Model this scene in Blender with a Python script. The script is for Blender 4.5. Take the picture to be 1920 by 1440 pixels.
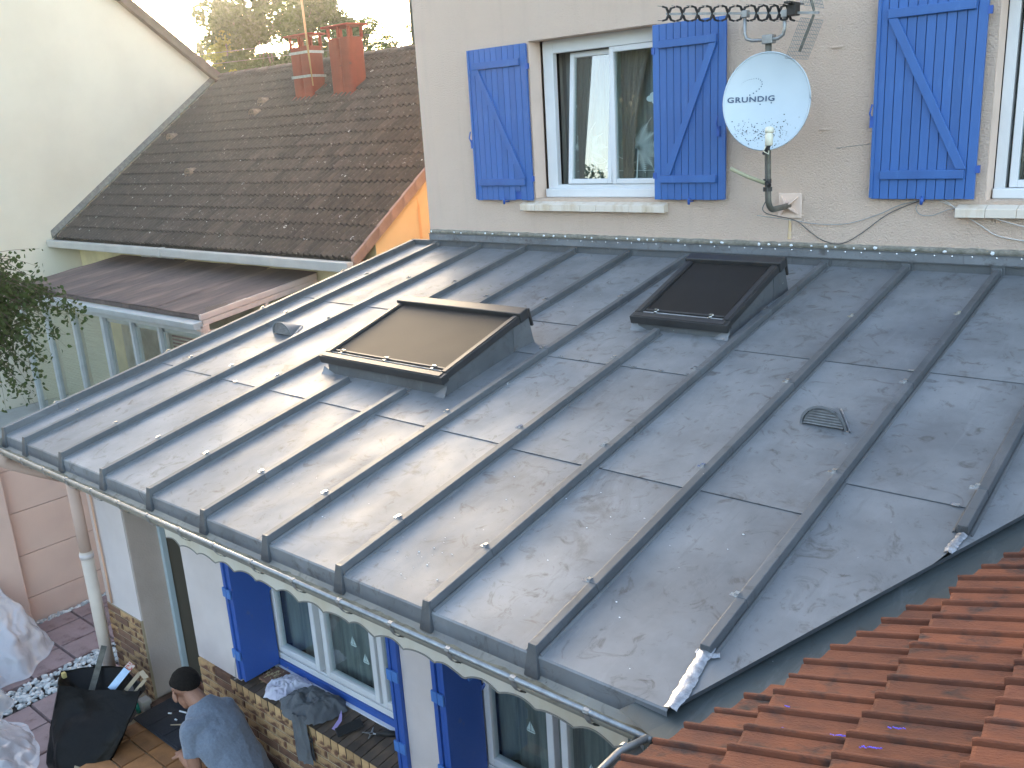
import bpy, bmesh, math, random
from math import sin, cos, tan, pi, radians, sqrt, hypot, floor
from mathutils import Vector, Matrix, noise
random.seed(7)
scene = bpy.context.scene
for o in list(bpy.data.objects): bpy.data.objects.remove(o)
COL = scene.collection

# ------------------------------------------------------------------ camera, sky, sun, exposure
cam = bpy.data.cameras.new('camera'); cam.sensor_width = 36; cam.lens = 1690/1920*36
cam.clip_start = .05; cam.clip_end = 900
co = bpy.data.objects.new('camera', cam); COL.objects.link(co)
co.location = (7.2408, -2.4022, 4.5533)
co.rotation_euler = (radians(74.0826), radians(3.33315), radians(40.10086))
scene.camera = co
SUN_EL, SUN_AZ = radians(9.0), radians(148.5)          # azimuth counted from +X
SDIR = Vector((cos(SUN_EL)*cos(SUN_AZ), cos(SUN_EL)*sin(SUN_AZ), sin(SUN_EL)))
world = bpy.data.worlds.new("World"); scene.world = world; world.use_nodes = True
nt = world.node_tree
sky = nt.nodes.new('ShaderNodeTexSky'); sky.sky_type = 'NISHITA'; sky.sun_disc = False
sky.sun_elevation = SUN_EL; sky.sun_rotation = pi/2-SUN_AZ
sky.air_density = .75; sky.dust_density = 2.6; sky.ozone_density = .0; sky.altitude = 100
bg = nt.nodes['Background']; bg.inputs['Strength'].default_value = 0.15
nt.links.new(sky.outputs[0], bg.inputs[0])
sl = bpy.data.lights.new('sun', 'SUN'); sl.energy = 2.0; sl.angle = radians(.55); sl.color = (1, .8, .55)
so = bpy.data.objects.new('sun', sl); COL.objects.link(so)
so.rotation_euler = SDIR.to_track_quat('Z', 'Y').to_euler(); so.location = (-20, 14, 20)
scene.view_settings.view_transform = 'Standard'; scene.view_settings.look = 'None'
scene.view_settings.gamma = 1; scene.view_settings.use_curve_mapping = False
scene.view_settings.exposure = 3.22
scene.render.engine = 'CYCLES'

# ------------------------------------------------------------------ materials
def N(t, typ, **kw):
    n = t.nodes.new(typ)
    for k, v in kw.items():
        if k in n.inputs: n.inputs[k].default_value = v
        else: setattr(n, k, v)
    return n
MATS = {}
def mat(name, c, rough=.7, metal=0, c2=None, scale=4, detail=5, contrast=(.35, .65), bump=None, bump_d=.004,
        stretch=None, objvar=0, spec=.5, c3=None, scale3=20, con3=(.6, .7), trans=0, rough2=None, sheen=0, coord='Object', distort=0):
    m = bpy.data.materials.new(name); m.use_nodes = True; t = m.node_tree; b = t.nodes['Principled BSDF']
    L = t.links.new
    b.inputs['Roughness'].default_value = rough; b.inputs['Metallic'].default_value = metal
    b.inputs['Specular IOR Level'].default_value = spec
    tc = N(t, 'ShaderNodeNewGeometry') if coord == 'World' else N(t, 'ShaderNodeTexCoord')
    src = tc.outputs['Position'] if coord == 'World' else tc.outputs['Object']
    if stretch:
        mp = N(t, 'ShaderNodeMapping'); mp.inputs['Scale'].default_value = stretch; L(src, mp.inputs[0]); src = mp.outputs[0]
    col = None
    if c2 is not None:
        n1 = N(t, 'ShaderNodeTexNoise', Scale=scale, Detail=detail, Roughness=.6, Distortion=distort); L(src, n1.inputs['Vector'])
        r = N(t, 'ShaderNodeMapRange'); r.inputs[1].default_value = contrast[0]; r.inputs[2].default_value = contrast[1]
        L(n1.outputs[0], r.inputs[0])
        mx = N(t, 'ShaderNodeMix', data_type='RGBA'); mx.inputs[6].default_value = (*c, 1); mx.inputs[7].default_value = (*c2, 1)
        L(r.outputs[0], mx.inputs[0]); col = mx.outputs[2]
        if rough2 is not None:
            rr = N(t, 'ShaderNodeMapRange'); rr.inputs[3].default_value = rough; rr.inputs[4].default_value = rough2
            L(r.outputs[0], rr.inputs[0]); L(rr.outputs[0], b.inputs['Roughness'])
    if c3 is not None:
        n3 = N(t, 'ShaderNodeTexNoise', Scale=scale3, Detail=3, Roughness=.6); L(src, n3.inputs['Vector'])
        r3 = N(t, 'ShaderNodeMapRange'); r3.inputs[1].default_value = con3[0]; r3.inputs[2].default_value = con3[1]
        L(n3.outputs[0], r3.inputs[0])
        m3 = N(t, 'ShaderNodeMix', data_type='RGBA'); m3.inputs[6].default_value = (*c, 1); m3.inputs[7].default_value = (*c3, 1)
        if col is not None: L(col, m3.inputs[6])
        L(r3.outputs[0], m3.inputs[0]); col = m3.outputs[2]
    if objvar:
        oi = N(t, 'ShaderNodeObjectInfo'); hs = N(t, 'ShaderNodeHueSaturation')
        v = N(t, 'ShaderNodeMapRange'); v.inputs[3].default_value = 1-objvar; v.inputs[4].default_value = 1+objvar
        L(oi.outputs['Random'], v.inputs[0]); L(v.outputs[0], hs.inputs['Value'])
        if col is not None: L(col, hs.inputs['Color'])
        else: hs.inputs['Color'].default_value = (*c, 1)
        col = hs.outputs[0]
    if col is not None: L(col, b.inputs['Base Color'])
    else: b.inputs['Base Color'].default_value = (*c, 1)
    if bump:
        nb = N(t, 'ShaderNodeTexNoise', Scale=bump, Detail=4, Roughness=.55); L(src, nb.inputs['Vector'])
        bp = N(t, 'ShaderNodeBump'); bp.inputs['Strength'].default_value = 1; bp.inputs['Distance'].default_value = bump_d
        L(nb.outputs[0], bp.inputs['Height']); L(bp.outputs[0], b.inputs['Normal'])
    if trans:
        tr = N(t, 'ShaderNodeBsdfTranslucent'); ms = N(t, 'ShaderNodeMixShader'); ms.inputs[0].default_value = trans
        if col is not None: L(col, tr.inputs[0])
        else: tr.inputs[0].default_value = (*c, 1)
        L(b.outputs[0], ms.inputs[1]); L(tr.outputs[0], ms.inputs[2]); L(ms.outputs[0], t.nodes['Material Output'].inputs[0])
    if sheen: b.inputs['Sheen Weight'].default_value = sheen
    MATS[name] = m; return m

def stucco(name, c, c2, big=3.0, d=.012, sc=38):
    """sprayed render: rounded pebbly crests over broad tonal drift"""
    m = mat(name, c, .92, 0, c2, big, 6, (.3, .75)); t = m.node_tree; L = t.links.new; b = t.nodes['Principled BSDF']
    tc = N(t, 'ShaderNodeTexCoord')
    n = N(t, 'ShaderNodeTexNoise', Scale=sc, Detail=5, Roughness=.62); L(tc.outputs['Object'], n.inputs['Vector'])
    n2 = N(t, 'ShaderNodeTexNoise', Scale=sc*4, Detail=2); L(tc.outputs['Object'], n2.inputs['Vector'])
    r = N(t, 'ShaderNodeMapRange'); r.inputs[1].default_value = .25; r.inputs[2].default_value = .75
    L(n.outputs[0], r.inputs[0])
    a = N(t, 'ShaderNodeMath', operation='MULTIPLY_ADD'); a.inputs[1].default_value = .18; L(n2.outputs[0], a.inputs[0]); L(r.outputs[0], a.inputs[2])
    mp = N(t, 'ShaderNodeMapping'); mp.inputs['Scale'].default_value = (7, 7, .55); L(tc.outputs['Object'], mp.inputs[0])
    n3 = N(t, 'ShaderNodeTexNoise', Scale=1.0, Detail=6, Roughness=.65); L(mp.outputs[0], n3.inputs['Vector'])
    r3 = N(t, 'ShaderNodeMapRange'); r3.inputs[1].default_value = .52; r3.inputs[2].default_value = .78; r3.inputs[4].default_value = .24; L(n3.outputs[0], r3.inputs[0])
    mg = N(t, 'ShaderNodeMix', data_type='RGBA'); mg.inputs[7].default_value = (c[0]*.66, c[1]*.66, c[2]*.62, 1)
    L(b.inputs['Base Color'].links[0].from_socket, mg.inputs[6]); L(r3.outputs[0], mg.inputs[0]); L(mg.outputs[2], b.inputs['Base Color'])
    bp = N(t, 'ShaderNodeBump'); bp.inputs['Strength'].default_value = 1; bp.inputs['Distance'].default_value = d
    L(a.outputs[0], bp.inputs['Height']); L(bp.outputs[0], b.inputs['Normal'])
    return m
pink = stucco('pink_render', (.92, .715, .575), (.86, .66, .525), 1.3, .020, 78)
pinksm = mat('pink_smooth_render', (.74, .57, .47), .9, 0, (.66, .51, .42), 3, bump=60, bump_d=.0015)
white_r = mat('white_house_render', (.57, .53, .42), .9, 0, (.49, .45, .355), .7, 6, (.35, .8), bump=30, bump_d=.0015)
peach = mat('peach_concrete_panel', (.60, .435, .355), .85, 0, (.50, .36, .30), 1.6, 6, (.3, .7), bump=50, bump_d=.0012)
orangew = mat('orange_gable_render', (.80, .55, .28), .9, 0, (.73, .48, .23), 1.6, 5, (.3, .8), bump=50, bump_d=.002)
creamw = mat('cream_render', (.66, .58, .34), .9, 0, (.52, .45, .27), 2, bump=40, bump_d=.002)
facw = mat('pale_facade_render', (.62, .56, .54), .92, 0, (.55, .49, .47), 2.5, 5, bump=90, bump_d=.002)
facedge = mat('peach_reveal_render', (.50, .41, .36), .9, 0, (.43, .35, .30), 2.5, bump=70, bump_d=.002)

def zinc_mat(name, ca, cb, stain, r0, r1, metal=.55):
    m = bpy.data.materials.new(name); m.use_nodes = True; t = m.node_tree; L = t.links.new; b = t.nodes['Principled BSDF']
    g = N(t, 'ShaderNodeNewGeometry'); oi = N(t, 'ShaderNodeObjectInfo')
    off = N(t, 'ShaderNodeVectorMath', operation='SCALE'); off.inputs[0].default_value = (31, 17, 5); L(oi.outputs['Random'], off.inputs['Scale'])
    ad = N(t, 'ShaderNodeVectorMath', operation='ADD'); L(g.outputs['Position'], ad.inputs[0]); L(off.outputs[0], ad.inputs[1])
    def nz(s, d=6, st=(1, 1, 1), dist=0., src=ad.outputs[0], rg=.6):
        mp = N(t, 'ShaderNodeMapping'); mp.inputs['Scale'].default_value = st; L(src, mp.inputs[0])
        n = N(t, 'ShaderNodeTexNoise', Scale=s, Detail=d, Roughness=rg, Distortion=dist); L(mp.outputs[0], n.inputs['Vector']); return n.outputs[0]
    def mr(x, a, c_, lo=0, hi=1):
        r = N(t, 'ShaderNodeMapRange'); 
        for i, v in enumerate((a, c_, lo, hi)): r.inputs[i+1].default_value = v
        L(x, r.inputs[0]); return r.outputs[0]
    def mix(f, A, B):
        mx = N(t, 'ShaderNodeMix', data_type='RGBA')
        for s_, v in ((6, A), (7, B)):
            if isinstance(v, tuple): mx.inputs[s_].default_value = (*v, 1)
            else: L(v, mx.inputs[s_])
        L(f, mx.inputs[0]); return mx.outputs[2]
    c = mix(mr(nz(2.2, 7), .32, .68), ca, cb)
    c = mix(mr(nz(7, 9, dist=1.6, rg=.68), .55, .70, 0, .85), c, stain); c = mix(mr(nz(4.2, 8, (2.2, .5, 1), .8, rg=.7), .56, .70, 0, .20), c, (.30, .315, .335)); c = mix(mr(nz(1.7, 9, dist=.9, rg=.72), .58, .70, 0, .55), c, stain)             # blotchy handling stains
    c = mix(mr(nz(3.2, 5, (6, .8, 1), .4), .62, .72, 0, .45), c, tuple(x*.62 for x in ca))      # water runs down the slope
    sp = mr(nz(34, 3), .72, .76, 0, .75); c = mix(sp, c, (.07, .068, .06))        # dirt specks
    c = mix(mr(nz(27, 2, src=g.outputs['Position']), .76, .80, 0, .6), c, (.5, .51, .52))       # pale scuffs
    hs = N(t, 'ShaderNodeHueSaturation'); L(mr(oi.outputs['Random'], 0, 1, .90, 1.10), hs.inputs['Value']); L(c, hs.inputs['Color'])
    L(hs.outputs[0], b.inputs['Base Color'])
    b.inputs['Metallic'].default_value = metal
    L(mr(nz(2.4, 6, (1.6, .8, 1)), .3, .7, r0, r1), b.inputs['Roughness'])
    bp = N(t, 'ShaderNodeBump'); bp.inputs['Distance'].default_value = .0045; bp.inputs['Strength'].default_value = .8
    L(nz(3.0, 2, (1.3, .6, 1)), bp.inputs['Height']); L(bp.outputs[0], b.inputs['Normal'])
    MATS[name] = m; return m
zinc = zinc_mat('zinc_sheet', (.222, .234, .246), (.140, .149, .158), (.072, .064, .057), .47, .64, .26)
zincb = zinc_mat('zinc_batten', (.135, .142, .148), (.095, .102, .108), (.08, .08, .08), .45, .58, .35)
zincd = zinc_mat('zinc_gutter_inside', (.20, .20, .19), (.33, .31, .25), (.12, .11, .09), .6, .75, .2)
zincv = zinc_mat('zinc_valley', (.085, .10, .10), (.06, .072, .074), (.06, .06, .055), .45, .6, .4)
solder = mat('solder_tin', (.50, .51, .53), .40, .7, (.26, .27, .29), 30, 5, (.35, .6), bump=70, bump_d=.003)
steel = mat('bright_clip_steel', (.80, .80, .80), .25, 1)
galv = mat('galvanised_steel', (.36, .37, .37), .45, .7, (.26, .26, .26), 20, bump=60, bump_d=.001)
oldpipe = mat('weathered_pipe', (.11, .108, .09), .6, .35, (.20, .19, .16), 14, 5, (.4, .7))
dark = mat('dark_aluminium', (.034, .034, .036), .42, .25, (.046, .045, .044), 8)
blindm = mat('blind_fabric', (.011, .0105, .010), .62, 0, (.016, .015, .014), 1.5, bump=300, bump_d=.0006, spec=.25)
blackm = mat('matte_black', (.012, .012, .012), .6)
blue = mat('blue_paint', (.040, .130, .37), .5, 0, (.034, .105, .31), 5, 6, (.35, .75), bump=45, bump_d=.0015, objvar=.09, stretch=(1, 1, .2), c3=(.085, .19, .45), scale3=16, con3=(.62, .80))
bluelt = mat('blue_hinge_paint', (.07, .21, .55), .45, 0, (.06, .17, .46), 12)
bluedk = mat('blue_old_paint', (.03, .095, .36), .5, 0, (.10, .13, .22), 14, 6, (.62, .78), bump=60, bump_d=.001)
pvc = mat('white_pvc', (.72, .73, .74), .35, 0, (.64, .65, .66), 2, 5)
pvcd = mat('greyed_white_paint', (.58, .56, .53), .5, 0, (.50, .48, .45), 6, 5)
sillm = mat('old_stone_sill', (.66, .58, .49), .9, 0, (.50, .38, .25), 9, 5, (.50, .75), stretch=(1, 1, .3), bump=50, bump_d=.002)
mortar = mat('rough_mortar', (.27, .25, .21), .95, 0, (.16, .15, .12), 26, 6, bump=60, bump_d=.008)
silic = mat('white_sealant', (.74, .77, .80), .5)
browntile = mat('brown_concrete_tile', (.084, .066, .049), .9, 0, (.050, .040, .031), 7, 6, (.3, .7), bump=55, bump_d=.004, objvar=.20,
                c3=(.22, .205, .17), scale3=22, con3=(.63, .74), coord='World')
verge = mat('pink_brown_verge_tile', (.36, .22, .16), .8, 0, (.27, .165, .12), 5, objvar=.1)
lichen = mat('white_lichen', (.48, .48, .43), .95, 0, (.35, .35, .3), 60)
terra = mat('terracotta_tile', (.180, .058, .026), .85, 0, (.100, .035, .020), 7, 8, (.35, .68), bump=110, bump_d=.003, objvar=.24,
            c3=(.030, .022, .020), scale3=10, con3=(.54, .72), coord='World', stretch=(.8, 1.8, 1))
chim = mat('red_painted_chimney', (.20, .040, .022), .85, 0, (.165, .036, .02), 6, 5, c3=(.085, .042, .032), scale3=4, con3=(.66, .72), bump=30, bump_d=.004)
ventt = mat('clay_vent_tile', (.24, .17, .115), .9, 0, (.15, .11, .08), 20, bump=60, bump_d=.003)
fascia = mat('brown_fascia', (.10, .072, .055), .8, 0, (.07, .05, .04), 4)
ggut = mat('white_gutter_pvc', (.50, .48, .44), .5, 0, (.42, .40, .37), 2, 5)
felt = mat('weathered_felt_roof', (.135, .100, .086), .95, 0, (.075, .057, .052), 4, 8, (.3, .72), stretch=(1.4, .35, 1), bump=30, bump_d=.008,
           c3=(.20, .14, .115), scale3=2.2, con3=(.5, .72))
alu = mat('veranda_grey_aluminium', (.42, .44, .44), .5, .1, (.35, .37, .37), 5)
alup = mat('veranda_peach_frame', (.62, .47, .40), .55, 0, (.53, .40, .34), 4)
curtg = mat('veranda_blind_slats', (.46, .42, .32), .8, 0, (.36, .33, .25), 3, 5, stretch=(1, 1, 30))
brickm = mat('yellow_brown_brick', (.45, .29, .14), .85, 0, (.27, .155, .08), 7, 4, (.40, .60), objvar=.25, c3=(.13, .060, .036), scale3=8, con3=(.49, .58), bump=80, bump_d=.003)
brickd = mat('dark_brown_brick', (.22, .115, .072), .85, 0, (.11, .06, .04), 7, objvar=.25, bump=80, bump_d=.003)
brickh = mat('dark_sill_brick', (.070, .052, .040), .75, 0, (.13, .085, .055), 10, 4, (.45, .7), objvar=.3, bump=80, bump_d=.002)
joint = mat('brick_mortar', (.40, .32, .21), .95, 0, (.30, .24, .16), 12, bump=80, bump_d=.003)
pave = mat('pink_paving_stone', (.27, .195, .19), .85, 0, (.21, .150, .147), 5, 7, (.3, .7), objvar=.08, c3=(.15, .09, .085), scale3=9, con3=(.58, .72), bump=35, bump_d=.004)
soil = mat('dark_joint_soil', (.07, .055, .05), .95, 0, (.045, .035, .03), 12, bump=40, bump_d=.01)
concrete = mat('pale_concrete_ground', (.37, .37, .35), .95, 0, (.29, .29, .27), 1.5, 6, bump=30, bump_d=.004)
orangest = mat('orange_step_tile', (.36, .155, .055), .6, 0, (.22, .10, .04), 6, 5, objvar=.15, bump=40, bump_d=.003)
pebm = [mat('grey_pebble', (.40, .42, .42), .7, 0, (.28, .3, .3), 18, bump=40, bump_d=.001),
        mat('pale_pebble', (.60, .61, .60), .7, 0, (.48, .49, .48), 18)]
cotton = mat('heather_grey_cotton', (.165, .195, .245), .95, 0, (.135, .16, .205), 60, 3, bump=14, bump_d=.012, sheen=.3)
skin = mat('tanned_skin', (.33, .165, .105), .6, 0, (.28, .135, .085), 9, bump=120, bump_d=.0008)
hairm = mat('dark_short_hair', (.007, .006, .005), .8, 0, (.017, .013, .011), 90, 4, (.35, .65), spec=.2, bump=220, bump_d=.012, stretch=(1, 1, .5))
trous = mat('dark_work_trousers', (.035, .037, .045), .9, 0, (.025, .025, .03), 9)
shirtw = mat('lilac_white_cloth', (.66, .66, .74), .9, 0, (.55, .54, .66), 6, trans=.15)
shirtg = mat('washed_grey_cloth', (.115, .125, .135), .95, 0, (.085, .09, .098), 8, 5, bump=25, bump_d=.004)
bagm = mat('black_plastic_bag', (.0022, .0022, .0026), .45, 0, spec=.16, bump=4, bump_d=.02)
card = mat('pale_cardboard', (.40, .32, .22), .85, 0, (.33, .26, .18), 6)
bluef = mat('pale_blue_offcut', (.35, .47, .62), .4, .3, (.28, .38, .52), 9)
redf = mat('red_label', (.42, .10, .08), .6, 0, (.55, .45, .4), 60, 2, (.5, .52))
lilac = mat('lilac_strap', (.42, .33, .62), .7)
awn = mat('pale_cream_canvas', (.68, .64, .56), .9, 0, (.58, .51, .38), 3.5, 5, (.45, .75), trans=.12, stretch=(1, 1, .4))
awne = mat('grey_canvas_piping', (.24, .23, .21), .9)
rubber = mat('black_mat', (.018, .020, .027), .7, 0, (.026, .028, .036), 8, bump=60, bump_d=.003)
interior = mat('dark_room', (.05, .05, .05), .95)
lace = mat('grey_lace_curtain', (.26, .275, .26), .95, 0, (.15, .16, .155), 5, 4, stretch=(5, 5, .3))
lacew = mat('white_lace_motif', (.85, .88, .86), .95)
drape = mat('brown_drape', (.26, .21, .18), .95, 0, (.17, .14, .12), 5, stretch=(7, 7, .3))
lnbm = mat('cream_plastic', (.66, .64, .52), .45, 0, (.60, .58, .46), 10)
logoc = mat('dark_blue_print', (.040, .075, .14), .6)
dishm = mat('pale_blue_dish_paint', (.47, .535, .58), .42, .1, (.43, .495, .54), 3, 4)
antb = mat('black_antenna_plastic', (.02, .018, .017), .55)
cablem = mat('grey_coax', (.40, .38, .36), .7); cabled = mat('dark_coax', (.10, .095, .09), .7)
barkm = mat('grey_bark', (.12, .095, .07), .95, 0, (.07, .055, .04), 12, bump=25, bump_d=.01)
def leafmat(name, c, c2, tr, s=3):
    return mat(name, c, .55, 0, c2, s, 3, (.3, .7), trans=tr, spec=.3, coord='World')
leaf_near = leafmat('near_leaf', (.038, .062, .016), (.070, .10, .026), .38, 2.5)
leaf_far = leafmat('far_leaf', (.045, .080, .010), (.030, .056, .010), .55, .35)
leaf_glow = leafmat('yellow_leaf', (.17, .185, .02), (.11, .125, .02), .65, .6)
leaf_dk = leafmat('dark_leaf', (.024, .046, .010), (.035, .058, .012), .5, .4)
grassm = mat('grass_ground', (.055, .07, .03), .95, 0, (.08, .085, .04), .6, 6, bump=20, bump_d=.03)

def glassmat(name, ior, tint=(.9, .95, .95), rough=.01):
    m = bpy.data.materials.new(name); m.use_nodes = True; t = m.node_tree; t.nodes.clear(); L = t.links.new
    out = N(t, 'ShaderNodeOutputMaterial'); f = N(t, 'ShaderNodeFresnel', IOR=ior); tr = N(t, 'ShaderNodeBsdfTransparent')
    tr.inputs[0].default_value = (*tint, 1); gl = N(t, 'ShaderNodeBsdfGlossy', Roughness=rough); ms = N(t, 'ShaderNodeMixShader')
    gm_ = N(t, 'ShaderNodeNewGeometry'); iv = N(t, 'ShaderNodeMath', operation='SUBTRACT'); iv.inputs[0].default_value = 1; L(gm_.outputs['Backfacing'], iv.inputs[1])
    mu = N(t, 'ShaderNodeMath', operation='MULTIPLY'); L(f.outputs[0], mu.inputs[0]); L(iv.outputs[0], mu.inputs[1])
    L(mu.outputs[0], ms.inputs[0]); L(tr.outputs[0], ms.inputs[1]); L(gl.outputs[0], ms.inputs[2]); L(ms.outputs[0], out.inputs[0])
    MATS[name] = m; return m
glass = glassmat('double_glazing', 2.1)
glassr = glassmat('coated_glazing', 3.6, (.8, .9, .9))
glassv = glassmat('greenish_veranda_glass', 1.9, (.93, .95, .93), .03)
def sheetmat():
    m = bpy.data.materials.new('milky_plastic_sheet'); m.use_nodes = True; t = m.node_tree; L = t.links.new; b = t.nodes['Principled BSDF']
    b.inputs['Base Color'].default_value = (.60, .60, .63, 1); b.inputs['Roughness'].default_value = .16; b.inputs['Specular IOR Level'].default_value = .8
    tr = N(t, 'ShaderNodeBsdfTransparent'); ms = N(t, 'ShaderNodeMixShader'); ms.inputs[0].default_value = .40
    tc = N(t, 'ShaderNodeTexCoord'); n = N(t, 'ShaderNodeTexNoise', Scale=5, Detail=4, Roughness=.5, Distortion=.8); L(tc.outputs['Object'], n.inputs['Vector'])
    bp = N(t, 'ShaderNodeBump'); bp.inputs['Distance'].default_value = .03; L(n.outputs[0], bp.inputs['Height']); L(bp.outputs[0], b.inputs['Normal'])
    L(b.outputs[0], ms.inputs[1]); L(tr.outputs[0], ms.inputs[2]); L(ms.outputs[0], t.nodes['Material Output'].inputs[0]); return m
sheet = sheetmat()

# ------------------------------------------------------------------ helpers
WL = {}                                              # world location of every object (no parent is ever rotated)
def put(o, parent=None, loc=None):
    COL.objects.link(o)
    pl = WL[parent.name] if parent else Vector((0, 0, 0))
    loc = Vector(loc) if loc is not None else pl
    if parent: o.parent = parent
    o.location = loc-pl; WL[o.name] = loc.copy(); return o
def tag(o, label=None, cat=None, group=None, kind=None):
    if label: o['label'] = label
    if cat: o['category'] = cat
    if group: o['group'] = group
    if kind: o['kind'] = kind
    return o
def thing(name, loc, label, cat, group=None):
    return tag(put(bpy.data.objects.new(name, None), None, loc), label, cat, group)
class MB:
    def __init__(s): s.v = []; s.f = []; s.mi = []; s.cur = 0
    def add(s, vs, fs):
        b = len(s.v); s.v += [tuple(v) for v in vs]; s.f += [tuple(i+b for i in f) for f in fs]; s.mi += [s.cur]*len(fs); return s
    def hexa(s, p):      # p: 4 bottom ccw + 4 top
        return s.add(p, [(3, 2, 1, 0), (4, 5, 6, 7), (0, 1, 5, 4), (1, 2, 6, 5), (2, 3, 7, 6), (3, 0, 4, 7)])
    def box(s, x0, x1, y0, y1, z0, z1):
        return s.hexa([(x0, y0, z0), (x1, y0, z0), (x1, y1, z0), (x0, y1, z0), (x0, y0, z1), (x1, y0, z1), (x1, y1, z1), (x0, y1, z1)])
    def prism(s, poly, off, cap=True):
        n = len(poly); off = Vector(off); P = [Vector(p) for p in poly]; Q = [p+off for p in P]
        fs = [(i, (i+1) % n, n+(i+1) % n, n+i) for i in range(n)]
        if cap: fs += [tuple(range(n-1, -1, -1)), tuple(range(n, 2*n))]
        return s.add(P+Q, fs)
    def tube(s, pts, r, n=8, cap=True):
        pts = [Vector(p) for p in pts]; rs = r if isinstance(r, (list, tuple)) else [r]*len(pts); vs = []; up = None
        for i, p in enumerate(pts):
            d = (pts[min(i+1, len(pts)-1)]-pts[max(i-1, 0)]).normalized()
            if up is None: up = Vector((0, 0, 1)) if abs(d.z) < .9 else Vector((1, 0, 0))
            a = d.cross(up).normalized(); b = a.cross(d).normalized(); up = b
            for k in range(n):
                t = 2*pi*k/n; vs.append(p+(a*cos(t)+b*sin(t))*rs[i])
        fs = []
        for i in range(len(pts)-1):
            for k in range(n): fs.append((i*n+k, i*n+(k+1) % n, (i+1)*n+(k+1) % n, (i+1)*n+k))
        if cap: fs += [tuple(range(n-1, -1, -1)), tuple(range((len(pts)-1)*n, len(pts)*n))]
        return s.add(vs, fs)
    def grid(s, fn, nu, nv):
        vs = [fn(i/nu, j/nv) for j in range(nv+1) for i in range(nu+1)]
        fs = [(j*(nu+1)+i, j*(nu+1)+i+1, (j+1)*(nu+1)+i+1, (j+1)*(nu+1)+i) for j in range(nv) for i in range(nu)]
        return s.add(vs, fs)
    def ball(s, c, r, nu=10, nv=6):
        r = r if isinstance(r, (list, tuple)) else (r, r, r)
        return s.grid(lambda u, v: (c[0]+r[0]*cos(2*pi*u)*sin(pi*v), c[1]+r[1]*sin(2*pi*u)*sin(pi*v), c[2]-r[2]*cos(pi*v)), nu, nv)
    def build(s, name, m, parent=None, loc=None, smooth=False, bevel=0, **tg):
        pl = WL[parent.name] if parent else Vector((0, 0, 0)); loc = Vector(loc) if loc is not None else pl
        me = bpy.data.meshes.new(name); me.from_pydata([tuple(Vector(v)-loc) for v in s.v], [], s.f)
        ms = m if isinstance(m, (list, tuple)) else [m]
        for x in ms: me.materials.append(x)
        if len(ms) > 1: me.polygons.foreach_set('material_index', s.mi)
        if smooth: me.polygons.foreach_set('use_smooth', [True]*len(me.polygons))
        me.update(); o = put(bpy.data.objects.new(name, me), parent, loc)
        if bevel:
            b = o.modifiers.new('bevel', 'BEVEL'); b.width = bevel; b.segments = 2; b.limit_method = 'ANGLE'
        return tag(o, **tg)
def share(name, me, parent, loc, rot=None, scale=None, label=None):
    o = bpy.data.objects.new(name, me); put(o, parent, loc)
    if rot: o.rotation_euler = rot
    if scale: o.scale = scale
    if label: o['label'] = label
    return o
def boxobj(name, dims, m, parent=None, bevel=0, smooth=False, **tg): return MB().box(*dims).build(name, m, parent, bevel=bevel, **tg)
def holes(mb, axis, pos, a0, a1, b0, b1, hs, depth):
    """wall rectangle in plane axis=pos spanning a (x or y) and z, with rectangular openings and reveals going to pos+depth"""
    A = sorted({a0, a1, *[h[0] for h in hs], *[h[1] for h in hs]}); B = sorted({b0, b1, *[h[2] for h in hs], *[h[3] for h in hs]})
    A = [a for a in A if a0 <= a <= a1]; B = [b for b in B if b0 <= b <= b1]
    P = (lambda a, b, d=0: (a, pos+d, b)) if axis == 'y' else (lambda a, b, d=0: (pos+d, a, b))
    for i in range(len(A)-1):
        for j in range(len(B)-1):
            ca, cb = (A[i]+A[i+1])/2, (B[j]+B[j+1])/2
            if any(h[0] < ca < h[1] and h[2] < cb < h[3] for h in hs): continue
            mb.add([P(A[i], B[j]), P(A[i+1], B[j]), P(A[i+1], B[j+1]), P(A[i], B[j+1])], [(0, 1, 2, 3)])
    for h in hs:
        c = [(h[0], h[2]), (h[1], h[2]), (h[1], h[3]), (h[0], h[3])]
        for k in range(4):
            p, q = c[k], c[(k+1) % 4]; mb.add([P(*p), P(*q), P(*q, depth), P(*p, depth)], [(3, 2, 1, 0)])
def nz(x, y=0, z=0): return noise.noise(Vector((x, y, z)))

# ------------------------------------------------------------------ ground
W = 2.53
g = MB().add([(-400, -400, 0), (400, -400, 0), (400, 400, 0), (-400, 400, 0)], [(0, 1, 2, 3)]).build('ground', grassm, kind='structure')
MB().add([(-10.6, -6, .008), (-1.9, -6, .008), (-1.9, 6, .008), (-10.6, 6, .008)], [(0, 1, 2, 3)]).build('neighbour_yard', concrete, kind='structure')
patio = MB().add([(-1.83, -6, .012), (8.4, -6, .012), (8.4, .5, .012), (.0, .5, .012), (.0, 1.6, .012), (-1.83, 1.6, .012)], [(0, 1, 2, 3, 4, 5)]).build('patio', soil, kind='structure')
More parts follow.
